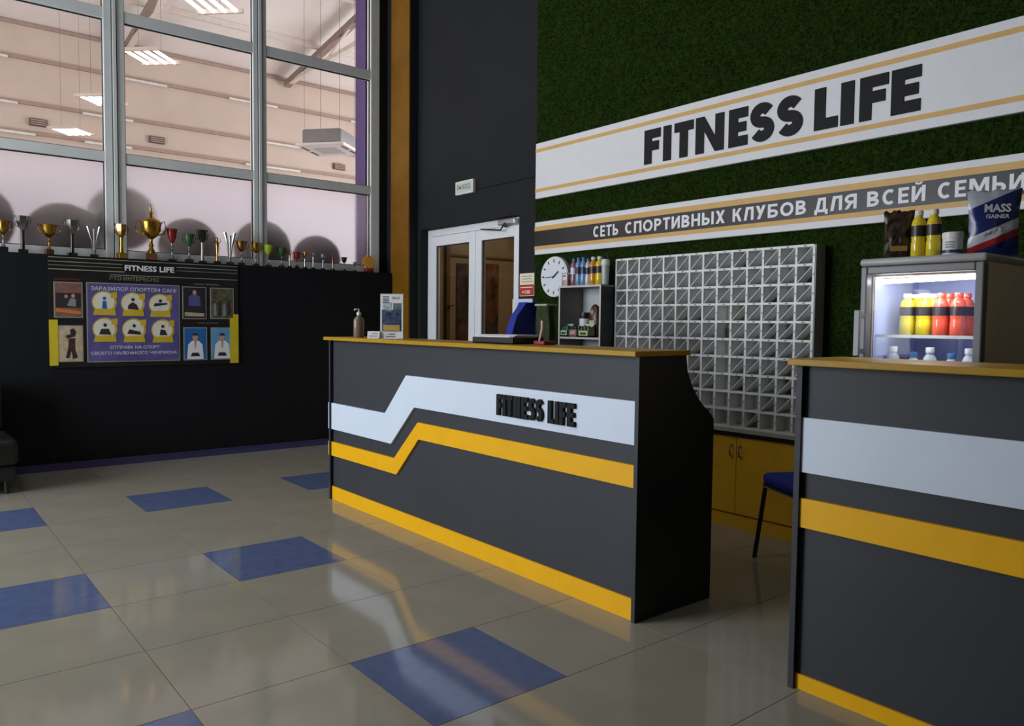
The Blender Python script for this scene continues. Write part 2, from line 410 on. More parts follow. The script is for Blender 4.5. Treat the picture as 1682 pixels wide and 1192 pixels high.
# lobby ceiling, back walls
struct('ceiling', MB().box(-4.1, 4.8, -3.1, 8.05, 5.6, 5.75), M_ceil)
struct('wall_front', MB().box(-4.0, 4.8, -3.15, -3.0, 0, 5.6), M_white_wall)
struct('wall_back', MB().box(-4.15, -4.0, -3.0, 4.0, 0, 5.6).box(-4.15, -4.0, 7.5, 8.0, 0, 5.6).box(-4.15, -4.0, 4.0, 7.5, 0, 0.5).box(-4.15, -4.0, 4.0, 7.5, 3.7, 5.6), M_white_wall)
w2 = tag(thing('window_2', (-4.08, 5.75, 0.5), None, None), kind='structure')
for y in (4.04, 5.2, 6.35, 7.46): MB().box(-4.12, -4.04, y-0.04, y+0.04, 0.5, 3.7).build('mullion', M_frame, w2)
for z in (0.54, 2.3, 3.66): MB().box(-4.11, -4.05, 4.0, 7.5, z-0.04, z+0.04).build('transom', M_frame, w2)
# unseen partition added on the camera's left to keep daylight off the second counter
struct('wall_light_blocker', MB().box(-1.32, -1.2, 0.6, 3.2, 0, 3.4), M_dark)
# low black wall with ledge
struct('wall_left', MB().box(-4.0, 4.64, YL, 8.0, 0, 1.89).box(4.438, 4.80, 7.91, 8.05, 1.89, 5.6).box(-4.0, 4.438, 7.91, 8.05, 5.49, 5.6), M_black)
bb = MB().box(-4.0, 4.52, YL-0.014, YL-0.001, 0, 0.065).box(-4.0, 4.52, YL-0.018, YL-0.001, 0.053, 0.062)
struct('baseboard_left', bb, M_skirt)
# window between lobby and gym
w1 = tag(thing('window_1', (1.7, 7.96, 1.89), None, None), kind='structure')
mull = [(-4.0, -3.9), (-2.45, -2.30), (-1.10, -0.95), (0.258, 0.409), (1.606, 1.783), (2.983, 3.123), (4.328, 4.438)]
for k, (a, b) in enumerate(mull):
    o = MB().box(a, b, 7.915, 8.01, 1.89, 5.49).build('mullion', M_frame, w1, bevel=0.006)
    c = (a+b)/2
    if k < 6:
        MB().box(c-0.016, c+0.016, 7.898, 7.916, 1.89, 5.49).build('mullion_bead', M_frame, o, bevel=0.004)
        MB().box(c-0.024, c-0.017, 7.9125, 7.916, 1.89, 5.49).box(c+0.017, c+0.024, 7.9125, 7.916, 1.89, 5.49).build('groove', M_gasket, o)
rows = [(1.89, 1.972), (2.776, 2.867), (4.057, 4.158), (5.40, 5.49)]
panes = [(1.972, 2.776), (2.867, 4.057), (4.158, 5.40)]
for k in range(len(mull)-1):
    a, b = mull[k][1], mull[k+1][0]
    for z0, z1 in rows: MB().box(a, b, 7.922, 8.005, z0, z1).build('transom', M_frame, w1, bevel=0.005)
    for r_, (z0, z1) in enumerate(panes):
        p = MB().box(a, b, 7.960, 7.968, z0, z1).build('pane', M_frost if r_ == 0 else M_glass, w1)
        q = MB()
        for (x0, x1, zz0, zz1) in ((a, a+0.008, z0, z1), (b-0.008, b, z0, z1), (a, b, z0, z0+0.008), (a, b, z1-0.010, z1)):
            q.box(x0, x1, 7.948, 7.960, zz0, zz1)
        q.build('gasket', M_gasket, p)
# right (reception back) wall with the door opening
DY0, DY1, DZ = 5.642, 7.356, 2.355
wr = MB().box(XW, 4.80, -3.0, DY0, 0, 5.6).box(XW, 4.80, DY1, 7.91, 0, 5.6).box(XW, 4.80, DY0, DY1, DZ, 5.6)
wall_r = struct('wall_right', wr, M_dark)
# ochre column at the corner: dark pier with an ochre front board
pier = struct('column', MB().box(4.535, XW, 7.412, 7.91, 0, 5.6), M_dark)
pier['label'] = 'ochre fronted corner pier between the gym window and the white door'
MB().box(4.52, 4.535, 7.412, 7.80, 0, 5.6).build('front_board', M_orange, pier)
# conduit across the dark wall above the door
MB().tube([(4.632, 6.33, 2.672), (4.632, 5.9, 2.672), (4.632, 5.42, 2.672)], 0.005, 6).build('conduit', M_blackplastic, wall_r)
# corridor beyond the door
struct('wall_corridor', MB().box(6.6, 6.7, 5.0, 7.95, 0, 2.9).box(4.8, 6.6, 5.0, 5.1, 0, 2.9).box(4.8, 6.6, 7.83, 7.95, 0, 2.9).box(4.8, 6.6, 5.1, 7.83, 2.85, 2.9), M_beige)
struct('floor_corridor', MB().box(4.8, 6.7, 5.0, 7.95, -0.05, 0), M_tile)
# gym shell
struct('floor_gym', MB().box(-5, 15, 7.98, 20.2, -0.1, 0), mat('gym floor', C(140, 118, 110), 0.5))
gw = struct('wall_gym', MB().box(-5, 15, 20.0, 20.2, 0, 7.75), M_gymwall)
MB().box(-5, 15, 19.985, 20.0, 0.0, 5.05).build('painted_dado', mat('lavender white paint', C(222, 224, 232), .7, var=.03), gw)
for z in (6.95, 6.0, 5.37):
    MB().box(-5, 15, 19.93, 20.0, z-0.04, z+0.03).build('rail', M_rail, gw)
    for x0 in (-2.5, 1.0, 4.2, 7.6, 11.0):
        xs = x0+random.uniform(-0.8, 0.8); MB().box(xs, xs+random.uniform(0.9, 1.6), 19.90, 19.93, z-0.07, z-0.02).build('rail_strip', M_lampwhite, gw)
struct('wall_gym_side', MB().box(-5, -4, 7.9, 7.98, 0, 9.6).box(-5.1, -5, 7.98, 20.2, 0, 9.6).box(15, 15.1, 7.98, 20.2, 0, 9.6).box(-5, 15, 8.05, 8.12, 5.49, 9.6).box(4.8, 15, 7.98, 8.05, 0, 5.44), M_gymwall)
roof = MB().prism([(8.0, 9.45), (20.2, 7.70), (20.2, 7.82), (8.0, 9.57)], 0, -5, 15)
gr = struct('ceiling_gym', roof, M_gymroof)
for yy in (11.0, 13.3, 15.6, 17.9):
    zz = 7.70+(20.2-yy)*1.75/12.2
    MB().box(-5, 15, yy-0.05, yy+0.05, zz-0.12, zz).build('purlin', M_truss, gr)
struct('trim_1', MB().box(-5, 15, 19.94, 20.0, 7.64, 7.70), M_rail)
pr = struct('pier_gym', MB().box(4.335, 4.75, 8.06, 8.3, 0, 7.5), M_purple)
pr['label'] = 'purple painted pier just behind the gym window edge'

# ------------------------------------------------------------------ reception counters
def counter(label, y0, y1, kick, white, yellow, letters, xd=3.13):
    t = thing('reception_counter', (2.85, (y0+y1)/2, 0), label, 'counter')
    MB().box(2.608, 2.626, y0+0.02, y1-0.02, 0.0, 1.198).build('front_panel', M_panel, t)
    prof = [(2.585, 0), (xd, 0), (xd, .885), (xd-.03, .915), (min(3.04, xd-.035), .959), (min(2.993, xd-.04), 1.005), (2.955, 1.055), (2.921, 1.123), (2.909, 1.198), (2.585, 1.198)]
    for a, b in ((y0-0.002, y0+0.02), (y1-0.02, y1+0.002)):
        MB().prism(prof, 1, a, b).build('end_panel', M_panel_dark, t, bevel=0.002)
        MB().box(2.5825, 2.585, a, b, 0, 1.198).build('edge_band', M_panel, t)
    MB().box(2.545, 2.93, y0-0.012, y1+0.018, 1.198, 1.222).build('countertop', M_top_y, t, bevel=0.003)
    MB().box(2.626, xd-.03, y0+0.02, y1-0.02, 0.735, 0.755).build('inner_desk', M_panel, t)
    MB().box(2.598, 2.608, y0+0.02, y1-0.02, 0, kick).build('kickboard', M_stripe_y, t)
    ws = MB().prism(white, 0, 2.592, 2.608).build('white_stripe', M_stripe_w, t)
    MB().prism(yellow, 0, 2.592, 2.608).build('yellow_stripe', M_stripe_y, t)
    if letters:
        for word, ya, yb in letters:
            widths = [{'I': .5, 'T': 1.05, 'F': .92, 'L': .9, 'N': 1.12}.get(ch, 1.0) for ch in word]
            tot = sum(widths)+0.16*(len(word)-1); k = (ya-yb)/tot; y = ya
            for ch, wd in zip(word, widths):
                mb = MB()
                for poly in glyph(ch, wd*k/0.114, 0.225 if ch != 'I' else .25):
                    mb.prism([(y-u*0.114, 0.840+v*0.114) for u, v in poly], 0, 2.576, 2.592)
                mb.build('letter', M_letter, ws); y -= (wd+0.16)*k
    return t
counter('long charcoal reception counter with kinked white and yellow stripes and raised lettering', 2.298, 5.362, 0.10,
        [(5.395, .728), (4.546, .728), (4.278, .997), (2.320, .997), (2.320, .80), (4.18, .80), (4.465, .532), (5.395, .532)],
        [(5.395, .436), (4.425, .442), (4.135, .709), (2.320, .709), (2.320, .607), (4.127, .603), (4.395, .338), (5.395, .332)],
        [('FITNESS', 3.312, 2.936), ('LIFE', 2.893, 2.702)])
counter('second charcoal counter with straight stripes, glass door fridge behind it', -1.3, 1.536, 0.056,
        [(1.538, 1.008), (-1.3, 1.008), (-1.3, .808), (1.538, .808)], [(1.538, .712), (-1.3, .712), (-1.3, .605), (1.538, .605)], None, 2.97)

# ------------------------------------------------------------------ turf wall and banners
turf = tag(MB().box(4.622, XW, -2.9, 5.385, 0.0, 5.55).build('turf_wall_panel', M_turf), 'dark green artificial grass covering the reception back wall', 'wall covering')
def blades(n, seed):
    rnd = random.Random(seed); v = []; f = []
    for i in range(n):
        y = rnd.uniform(0.4, 5.385); z = rnd.uniform(0.9, 5.2)
        L = rnd.uniform(0.014, 0.030); a = rnd.uniform(0, 2*PI); wd = 0.0035; b = rnd.uniform(0, 2*PI)
        dy, dz = math.cos(a)*0.6*L, math.sin(a)*0.6*L-0.004
        k = len(v)
        v += [(4.622, y+wd*math.cos(b), z+wd*math.sin(b)), (4.622, y-wd*math.cos(b), z-wd*math.sin(b)), (4.622-L*0.75, y+dy, z+dz)]
        f.append((k, k+1, k+2))
    return v, f
mb = MB(); mb.v, mb.f = blades(110000, 3)
tag(mb.build('grass_blades', M_blade, turf), kind='stuff')
def to_wall(x):            # u runs to the viewer's right along a wall that faces -x
    return lambda ya, za: (lambda u, v, d=0.0: (x-d, ya-u, za+v))
YB0, YB1 = 5.352, -0.6
b1 = thing('sign_banner', (4.6, 2.4, 2.455), 'wide white wall banner with large black FITNESS LIFE lettering', 'sign', 'reception wall banners')
MB().box(4.585, 4.622, YB1, YB0, 2.455, 2.945).build('board', M_banner, b1, bevel=0.004)
for z in (2.864, 2.512): MB().box(4.5825, 4.5855, YB1, YB0, z, z+0.029).build('gold_stripe', M_gold_line, b1)
pos = [(4.064, 3.907), (3.878, 3.805), (3.774, 3.601), (3.579, 3.338), (3.297, 3.146), (3.126, 2.945), (2.923, 2.739), (2.66, 2.506), (2.487, 2.405), (2.369, 2.2), (2.181, 2.016)]
for ch, (ya, yb) in zip('FITNESSLIFE', pos):
    H = 0.258; wd = (ya-yb)/H; m_ = MB()
    for poly in glyph(ch, wd, 0.28): m_.prism([(ya-u*H, 2.565+v*H) for u, v in poly], 0, 4.578, 4.5852)
    m_.build('letter', M_letter, b1)
b2 = thing('sign_banner', (4.6, 2.4, 1.955), 'narrow dark banded wall banner with white Cyrillic lettering', 'sign', 'reception wall banners')
MB().box(4.585, 4.622, YB1, YB0, 1.955, 2.245).build('board', M_banner, b2, bevel=0.004)
for z0, z1 in ((2.165, 2.205), (2.0, 2.03)): MB().box(4.582, 4.5855, YB1, YB0, z0, z1).build('gold_stripe', M_gold_line, b2)
MB().box(4.582, 4.5855, YB1, YB0, 2.03, 2.165).build('dark_band', M_band, b2)
for word, ya, yb in (('СЕТЬ', 4.606, 4.322), ('СПОРТИВНЫХ', 4.252, 3.31), ('КЛУБОВ', 3.247, 2.696), ('ДЛЯ', 2.639, 2.365), ('ВСЕЙ', 2.302, 1.968), ('СЕМЬИ', 1.906, 1.475)):
    H = 0.090; ws_ = [CYR(ch)[0] for ch in word]
    gap = 0.15; k = (ya-yb)/(sum(ws_)+gap*(len(word)-1)); y = ya
    for ch, wd in zip(word, ws_):
        m_ = MB()
        for q_, poly in enumerate(CYR(ch)[1]): m_.prism([(y-u*k, 2.053+v*H) for u, v in poly], 0, 4.5795-.00003*q_, 4.5822)
        m_.build('letter', M_letter_w, b2); y -= (wd+gap)*k

# ------------------------------------------------------------------ door
d1 = tag(thing('door_1', (4.74, 6.5, 0), None, None), kind='structure')
X0, X1 = 4.735, 4.795
fr = MB().box(X0, X1, DY1-0.075, DY1-0.003, 0, DZ-0.003).box(X0, X1, DY0+0.003, DY0+0.07, 0, DZ-0.003).box(X0, X1, DY0+0.07, DY1-0.075, 2.28, DZ-0.003)
fr.build('door_frame', M_door, d1, bevel=0.004)
for (a, b, hs) in ((6.452, 7.278, 1), (5.714, 6.446, -1)):
    leaf = MB()
    st = 0.105
    leaf.box(X0-0.012, X0+0.045, a, a+st, 0.02, 2.275).box(X0-0.012, X0+0.045, b-st, b, 0.02, 2.275)
    leaf.box(X0-0.012, X0+0.045, a+st, b-st, 2.17, 2.275).box(X0-0.012, X0+0.045, a+st, b-st, 0.02, 0.16).box(X0-0.012, X0+0.045, a+st, b-st, 0.90, 0.98)
    lf = leaf.build('door_leaf', M_door, d1, bevel=0.004)
    MB().box(X0+0.012, X0+0.020, a+st, b-st, 0.16, 0.90).build('pane', M_doorglass, lf)
    MB().box(X0+0.012, X0+0.020, a+st, b-st, 0.98, 2.17).build('pane', M_doorglass, lf)
    gk = MB()
    for (y0, y1, z0, z1) in ((a+st, a+st+.008, .98, 2.17), (b-st-.008, b-st, .98, 2.17), (a+st, b-st, .98, .988), (a+st, b-st, 2.162, 2.17)): gk.box(X0+0.004, X0+0.012, y0, y1, z0, z1)
    gk.build('gasket', M_gasket, lf)
    hy = a+0.05 if hs > 0 else b-0.05
    MB().tube([(X0-0.012, hy, 1.00), (X0-0.06, hy, 1.00), (X0-0.06, hy, 1.14), (X0-0.012, hy, 1.14)], 0.009, 8).build('handle', M_metal, lf, smooth=True)
cl = MB().box(X0-0.06, X0-0.012, 5.76, 6.02, 2.285, 2.335).build('door_closer', M_metal, d1, bevel=0.006)
MB().tube([(X0-0.065, 5.90, 2.30), (X0-0.075, 5.95, 2.235), (X0-0.05, 6.30, 2.275)], 0.008, 6).tube([(X0-0.036, 5.90, 2.27), (X0-0.07, 5.90, 2.27)], 0.012, 8).build('closer_arm', M_blackmetal, cl)
# things in the corridor seen through the door glass
M_photo_d = mat('dark photo print', C(62, 46, 44), 0.5, var=0.9, scale=7)
M_photo_b = mat('brown photo print', C(92, 54, 32), 0.5, var=0.9, scale=7)
M_casing = mat('brown casing', C(96, 70, 40), 0.5)
def corridor_poster(x0, x1, z0, z1, m, label):
    p = thing('corridor_poster', ((x0+x1)/2, 7.82, z0), label, 'poster')
    MB().box(x0, x1, 7.815, 7.829, z0, z1).build('sheet', m, p)
    MB().box(x0+.03, x1-.03, 7.812, 7.815, z0+.08, z0+(z1-z0)*.45).build('photo', M_photo_b if m is M_photo_d else M_photo_d, p)
    return p
corridor_poster(5.45, 5.68, .75, 2.06, M_photo_d, 'tall dark photo poster seen through the left door leaf')
corridor_poster(5.84, 6.10, .75, 2.08, M_photo_b, 'tall brown photo poster seen through the right door leaf')
cp = thing('corridor_post', (5.31, 7.80, 0), 'thin brown wooden post in the corridor behind the left door leaf', 'post')
MB().box(5.28, 5.33, 7.78, 7.829, 0, 2.3).build('post', M_casing, cp)
MB().tube([(5.305, 7.78, 1.52), (5.305, 7.74, 1.54), (5.36, 7.74, 1.55)], .012, 8).build('hook', M_blackmetal, cp)
MB().box(5.30, 6.59, 7.81, 7.829, 2.14, 2.165).build('rail', M_casing, cp)
# ------------------------------------------------------------------ exit sign, notices, clock
es = thing('exit_sign', (4.61, 6.48, 2.64), 'small white exit sign with green lettering above the door', 'sign')
MB().box(4.60, XW-0.001, 6.33, 6.635, 2.640, 2.775).build('housing', M_lampwhite, es, bevel=0.006)
MB().box(4.5965, 4.6, 6.35, 6.615, 2.655, 2.760).build('face', mat('pale green face', C(196, 206, 196), 0.4), es)
flat_text(MB(), 'ВЫХОД', 0.0, (0.225, 0.06), lambda u, v: (4.5955, 6.595-u, 2.677+v)).build('lettering', mat('green ink', C(30, 52, 40), 0.5), es)
n1 = thing('wall_notice', (4.63, 5.51, 1.59), 'cream and red notice on the dark wall right of the door', 'notice')
MB().box(4.633, XW-0.0005, 5.408, 5.615, 1.59, 1.80).build('sheet', M_cream, n1)
MB().box(4.631, 4.633, 5.412, 5.611, 1.595, 1.695).build('red_field', M_red, n1)
for z, a in ((1.77, .15), (1.745, .12), (1.72, .16)): MB().box(4.6318, 4.633, 5.51-a/2, 5.51+a/2, z, z+0.006).build('text_line', M_greyink, n1)
flat_text(MB(), '+100', 0.03, (0.12, 0.035), lambda u, v: (4.6305, 5.58-u, 1.61+v)).build('lettering', M_cream, n1)
MB().box(4.6305, 4.631, 5.43, 5.60, 1.665, 1.675).build('text_line', M_cream, n1)
n2 = thing('wall_poster', (4.63, 5.57, 1.22), 'pale blue white poster below the red notice beside the door', 'poster')
MB().box(4.633, XW-0.0005, 5.43, 5.72, 1.16, 1.565).build('sheet', mat('pale blue paper', C(205, 216, 238), 0.6, var=0.04), n2)
MB().box(4.6315, 4.633, 5.685, 5.713, 1.17, 1.555).build('margin', M_cream, n2)
for k in range(6): MB().box(4.6318, 4.633, 5.46+0.01*(k % 3), 5.66, 1.24+k*0.045, 1.252+k*0.045).build('text_line', M_greyink if k > 2 else M_ink, n2)
ck = thing('wall_clock', (4.60, 5.075, 1.748), 'round white wall clock with black marks on green turf', 'clock')
R0 = 0.178
def disc(x0, x1, r, c=(5.075, 1.748), seg=40):
    return MB().prism([(c[0]+r*math.cos(2*PI*k/seg), c[1]+r*math.sin(2*PI*k/seg)) for k in range(seg)], 0, x0, x1)
disc(4.575, 4.621, R0).build('case', M_lampwhite, ck, bevel=0.006)
disc(4.572, 4.575, R0-0.008).build('dial', mat('clock dial', C(222, 228, 236), 0.4, var=0.02), ck)
for h in range(12):
    a = 2*PI*h/12; r1, r2 = R0*0.70, R0*0.86
    q = MB().box(-0.001, 0.0, -0.006, 0.006, r1, r2)
    q.xf(lambda x, y, z: (4.572+x, 5.075+y*math.cos(a)-z*math.sin(a), 1.748+y*math.sin(a)+z*math.cos(a))).build('hour_mark', M_ink, ck)
for L_, a, wd in ((0.075, 0.95, 0.007), (0.11, -1.62, 0.003)):
    q = MB().box(-0.004, -0.002, -wd, wd, -0.02, L_)
    q.xf(lambda x, y, z: (4.572+x, 5.075+y*math.cos(a)-z*math.sin(a), 1.748+y*math.sin(a)+z*math.cos(a))).build('hand', M_ink, ck)

# ------------------------------------------------------------------ yellow cabinet, pigeonholes, shelf tower
cab = thing('low_cabinet', (4.48, 3.4, 0), 'low yellow cabinet with black top edge beneath the pigeonhole rack', 'cabinet')
MB().box(4.36, 4.615, 2.20, 4.80, 0.0, 0.625).build('body', M_cabinet, cab)
MB().box(4.33, 4.62, 2.18, 4.82, 0.625, 0.640).build('top_board', M_greypanel, cab)
MB().box(4.322, 4.33, 2.18, 4.82, 0.619, 0.640).build('top_edge', M_blackplastic, cab)
MB().box(4.352, 4.36, 2.20, 4.80, 0.0, 0.085).build('plinth', M_cabinet, cab)
ye = [4.80, 4.37, 3.94, 3.50, 3.003, 2.56, 2.20]
for k in range(len(ye)-1):
    d = MB().box(4.342, 4.36, ye[k+1]+0.002, ye[k]-0.002, 0.10, 0.608).build('door', M_cabinet, cab, bevel=0.002)
    s = 1 if k % 2 else -1
    hy = ye[k]-0.036 if s > 0 else ye[k+1]+0.036
    if k == 3: hy = ye[4]+0.034
    if k == 4: hy = ye[4]-0.034
    MB().tube([(4.342, hy, 0.555), (4.322, hy, 0.545), (4.316, hy, 0.515), (4.322, hy, 0.485), (4.342, hy, 0.475)], 0.006, 6).build('handle', M_metal, d, smooth=True)
# pigeonhole rack: 14 columns x 10 rows
pg = thing('pigeonhole_rack', (4.56, 3.41, 0.640), 'white gridded pigeonhole rack with slanted dividers standing on the yellow cabinet', 'rack')
PY0, PY1, PZ0, PZ1, PXF = 2.580, 4.250, 0.648, 1.842, 4.488
MB().box(4.600, 4.618, PY0, PY1, PZ0, PZ1).build('back_panel', M_gridback, pg)
MB().box(PXF+0.004, 4.60, PY0-0.014, PY0-0.001, 0.640, PZ1+0.004).build('side_panel', M_greypanel, pg)
MB().box(PXF+0.004, 4.60, PY1+0.001, PY1+0.012, 0.640, PZ1+0.004).build('side_panel', M_greypanel, pg)
cw, rh = (PY1-PY0)/14, (PZ1-PZ0)/10
vme = MB().box(PXF, 4.60, -0.0075, 0.0075, PZ0, PZ1).mesh('upright', M_grid)
hme = MB().box(PXF-0.001, 4.60, PY0, PY1, -0.0075, 0.0075).mesh('shelf_strip', M_grid)
org = ORG[pg.name]
for i in range(15): sub(vme, 'upright', pg, (-org[0], PY0+i*cw-org[1], -org[2]))
for j in range(11): sub(hme, 'shelf_strip', pg, (-org[0], -org[1], PZ0+j*rh-org[2]))
dm = MB().prism([(cw/2-.008, -rh/2+.007), (cw/2-.008, -rh/2+.013), (-cw/2+.013, rh/2-.007), (-cw/2+.008, rh/2-.007)], 0, PXF+0.003, 4.60).mesh('slanted_divider', M_grid)
tags_ = MB()
skip = {(8, 6), (8, 5), (8, 4), (8, 3), (8, 2), (7, 1), (9, 1), (9, 0), (11, 0), (12, 0), (8, 1), (8, 0), (13, 0), (10, 1)}
for c in range(14):
    for r in range(10):
        yc = PY1-(c+0.5)*cw; zc = PZ0+(r+0.5)*rh
        if (c, r) not in skip: sub(dm, 'slanted_divider', pg, (-org[0], yc-org[1], zc-org[2]))
        if r > 1: tags_.box(PXF-0.0025, PXF-0.001, yc-0.008, yc+0.008, zc+rh/2-0.004, zc+rh/2+0.004)
        if c > 6: tags_.box(PXF-0.0015, PXF, yc-cw/2-0.003, yc-cw/2+0.003, zc-0.006, zc+0.006)
tag(tags_.build('number_tag', M_greyink, pg), kind='stuff')
cards = [(C(168, 150, 96), 'mustard'), (C(112, 96, 80), 'taupe'), (C(150, 150, 152), 'pale grey'), (C(80, 84, 92), 'slate')]
crnd = random.Random(5)
for k in range(26):
    c = crnd.randrange(14); r = crnd.randrange(2, 10); col, nm = cards[k % 4]
    yc = PY1-(c+0.5)*cw; zb = PZ0+r*rh+0.007
    MB().box(4.588-0.002*(k % 3), 4.598, yc-cw*0.36, yc+cw*0.36, zb, zb+rh*crnd.uniform(.5, .85)).build('card', mat(nm+' card', col, 0.7), pg)
# shelf tower
sh = thing('shelf_tower', (4.47, 4.507, 0.640), 'narrow grey open shelf tower on the cabinet, bottles on its top', 'shelf')
SY0, SY1, SXF, SZ1 = 4.268, 4.752, 4.342, 1.648
for a, b in ((SY0, SY0+0.016), (SY1-0.016, SY1)):
    p = MB().box(SXF, 4.615, a, b, 0.640, SZ1-0.016).build('side_panel', M_greywood if a > 4.5 else M_panel_dark, sh)
    MB().box(SXF-0.002, SXF, a, b, 0.640, SZ1-0.016).build('edge_band', M_edge, p)
tp = MB().box(SXF, 4.615, SY0, SY1, SZ1-0.016, SZ1).build('top_board', M_greywood, sh)
MB().box(SXF-0.002, SXF, SY0, SY1, SZ1-0.016, SZ1).build('edge_band', M_edge, tp)
for z in (0.656, 1.232):
    p = MB().box(SXF+0.004, 4.605, SY0+0.016, SY1-0.016, z-0.016, z).build('shelf_board', M_greywood, sh)
    MB().box(SXF+0.002, SXF+0.004, SY0+0.016, SY1-0.016, z-0.016, z).build('edge_band', M_edge, p)
MB().box(4.605, 4.615, SY0+0.016, SY1-0.016, 0.656, SZ1-0.016).build('back_panel', M_backp, sh)

# ------------------------------------------------------------------ bottles
def bottle(name, loc, h, r, mliq, mlab, mcap, label, cat='bottle', group=None, labz=(0.42, 0.66), fill=0.8):
    t = thing(name, loc, label, cat, group); local(t)
    prof = [(r*.86, 0), (r, h*.03), (r, h*.30), (r*.93, h*.36), (r*.93, h*.40), (r, h*.45), (r, h*.68), (r*.96, h*.74), (r*.78, h*.82), (r*.50, h*.87), (r*.46, h*.91)]
    MB().lathe(prof, seg=18).build('bottle_body', mliq, t, smooth=True)
    MB().lathe([(r*1.015, h*labz[0]), (r*1.015, h*labz[1])], seg=18).build('sleeve_label', mlab, t, smooth=True)
    MB().lathe([(r*.58, h*.90), (r*.58, h*.985), (r*.52, h)], seg=14).build('cap', mcap, t, smooth=True)
    return t
def liquid(name, col, rough=0.1): return mat(name, col, rough, var=0.05, coat=0.3)
L_water = liquid('pale blue bottle', C(112, 150, 184)); L_orange = liquid('orange drink', C(214, 140, 40)); L_yellow = liquid('yellow drink', C(220, 196, 44))
L_pink = liquid('pink drink', C(150, 96, 116)); L_red = liquid('coral red drink', C(226, 92, 66)); L_clear = liquid('clear pale bottle', C(196, 206, 216))
M_lab_d = mat('dark sleeve', C(50, 40, 44), 0.4); M_lab_b = mat('navy sleeve', C(44, 62, 110), 0.4); M_lab_w = mat('white sleeve', C(214, 218, 226), 0.4)
M_cap_b = mat('blue cap', C(70, 116, 170), 0.4); M_cap_w = mat('white cap', C(228, 228, 224), 0.4); M_cap_dk = mat('black cap', C(30, 30, 32), 0.4)
top_items = [(4.660, L_pink, M_lab_w, M_cap_b, .225, .027, 'pink tinted bottle with blue cap, leftmost bottle on the shelf tower'),
             (4.603, L_water, M_lab_d, M_cap_b, .23, .027, 'blue water bottle with dark sleeve, second bottle on the shelf tower'),
             (4.546, L_water, M_lab_b, M_cap_b, .23, .027, 'blue water bottle with navy sleeve, third bottle on the shelf tower'),
             (4.494, L_clear, M_lab_d, M_cap_b, .215, .023, 'thin pale bottle just left of the orange drink'),
             (4.434, L_orange, M_lab_d, M_cap_w, .225, .033, 'orange drink bottle with white cap on top of shelf tower'),
             (4.365, L_yellow, M_lab_d, M_cap_w, .225, .033, 'yellow drink bottle with white cap on top of shelf tower')]
for y, ml, mlb, mc, h, r, lab in top_items:
    bottle('drink_bottle', (4.42, y, SZ1), h, r, ml, mlb, mc, lab, group='bottles on the shelf tower')
jug = thing('shaker_bottle', (4.42, 4.301, SZ1), 'grey white shaker bottle with carry ring, rightmost on shelf tower', 'shaker'); local(jug)
MB().lathe([(.024, 0), (.028, .02), (.031, .15), (.031, .155)], seg=18).build('cup', mat('translucent grey plastic', C(180, 184, 186), 0.3), jug, smooth=True)
MB().lathe([(.033, .155), (.033, .19), (.026, .2)], seg=18).build('lid', M_cap_w, jug, smooth=True)
MB().tube([(0, .022*math.cos(a), .215+.022*math.sin(a)) for a in [2*PI*k/14 for k in range(14)]], .004, 6, True).build('carry_ring', M_cap_dk, jug, smooth=True)
bx = thing('acrylic_box', (4.40, 4.715, SZ1), 'small clear display box with pink packets on the shelf tower', 'box'); local(bx)
q = MB()
for (a, b) in ((-.03, -.03), (.03, -.03), (.03, .03), (-.03, .03)): q.box(a-.003, a+.003, b-.003, b+.003, 0, .11)
q.box(-.033, .033, -.033, -.027, .104, .11).box(-.033, .033, .027, .033, .104, .11).box(-.033, -.027, -.033, .033, .104, .11).box(.027, .033, -.033, .033, .104, .11)
q.build('rim', M_edge, bx)
MB().box(-.027, .027, -.027, .027, 0, .05).build('packets', mat('pink packets', C(190, 150, 148), 0.5, var=0.3, scale=60), bx)
# goods on the shelf board
def display_box(y, wd, h, mbox, mgood, label, toy=False):
    t = thing('display_box', (4.39, y, 1.232), label, 'box'); local(t)
    a = wd/2
    MB().box(-.04, .04, -a, a, 0, h*.12).box(-.04, -.036, -a, a, 0, h*.5).box(.036, .04, -a, a, 0, h).prism([(-.04, 0), (.04, 0), (.04, h), (-.036, h*.5), (-.04, h*.9)], 1, -a, -a+.003).prism([(-.04, 0), (.04, 0), (.04, h), (-.036, h*.5), (-.04, h*.9)], 1, a-.003, a).build('carton', mbox, t)
    for k in range(3):
        yy = -a+wd*(k+0.5)/3
        MB().rbox(-.028, .03, yy-wd*.14, yy+wd*.14, h*.12, h*(.78+.08*(k % 2)), .008).build('bar', mgood, t, smooth=True)
    MB().box(-.0415, -.04, -a*.6, a*.6, h*.2, h*.36).build('print', M_ink, t)
    return t
M_mint = mat('mint carton', C(150, 200, 170), 0.5); M_lightgreen = mat('light green carton', C(184, 206, 150), 0.5)
display_box(4.700, .085, .105, M_mint, mat('dark green wrapper', C(34, 78, 58), 0.4), 'mint green carton with dark green bars at shelf left')
display_box(4.470, .11, .105, M_lightgreen, mat('brown wrapper', C(66, 52, 34), 0.4), 'light green carton with brown bars at shelf right')
tn = thing('snack_tin', (4.385, 4.598, 1.232), 'brown snack tin with dark lid between the two cartons', 'tin'); local(tn)
MB().rbox(-.03, .03, -.045, .045, 0, .065, .008).build('body', mat('brown print', C(128, 92, 84), 0.4, var=.2, scale=40), tn, smooth=True)
MB().rbox(-.032, .032, -.047, .047, .065, .085, .006).build('lid', M_blackplastic, tn, smooth=True)
MB().box(-.0315, -.03, -.03, .03, .02, .05).build('print', mat('pinkish label', C(196, 160, 150), .5), tn)
jr = thing('supplement_jar', (4.50, 4.600, 1.232), 'grey jar with pale label and dark lid at shelf centre', 'jar'); local(jr)
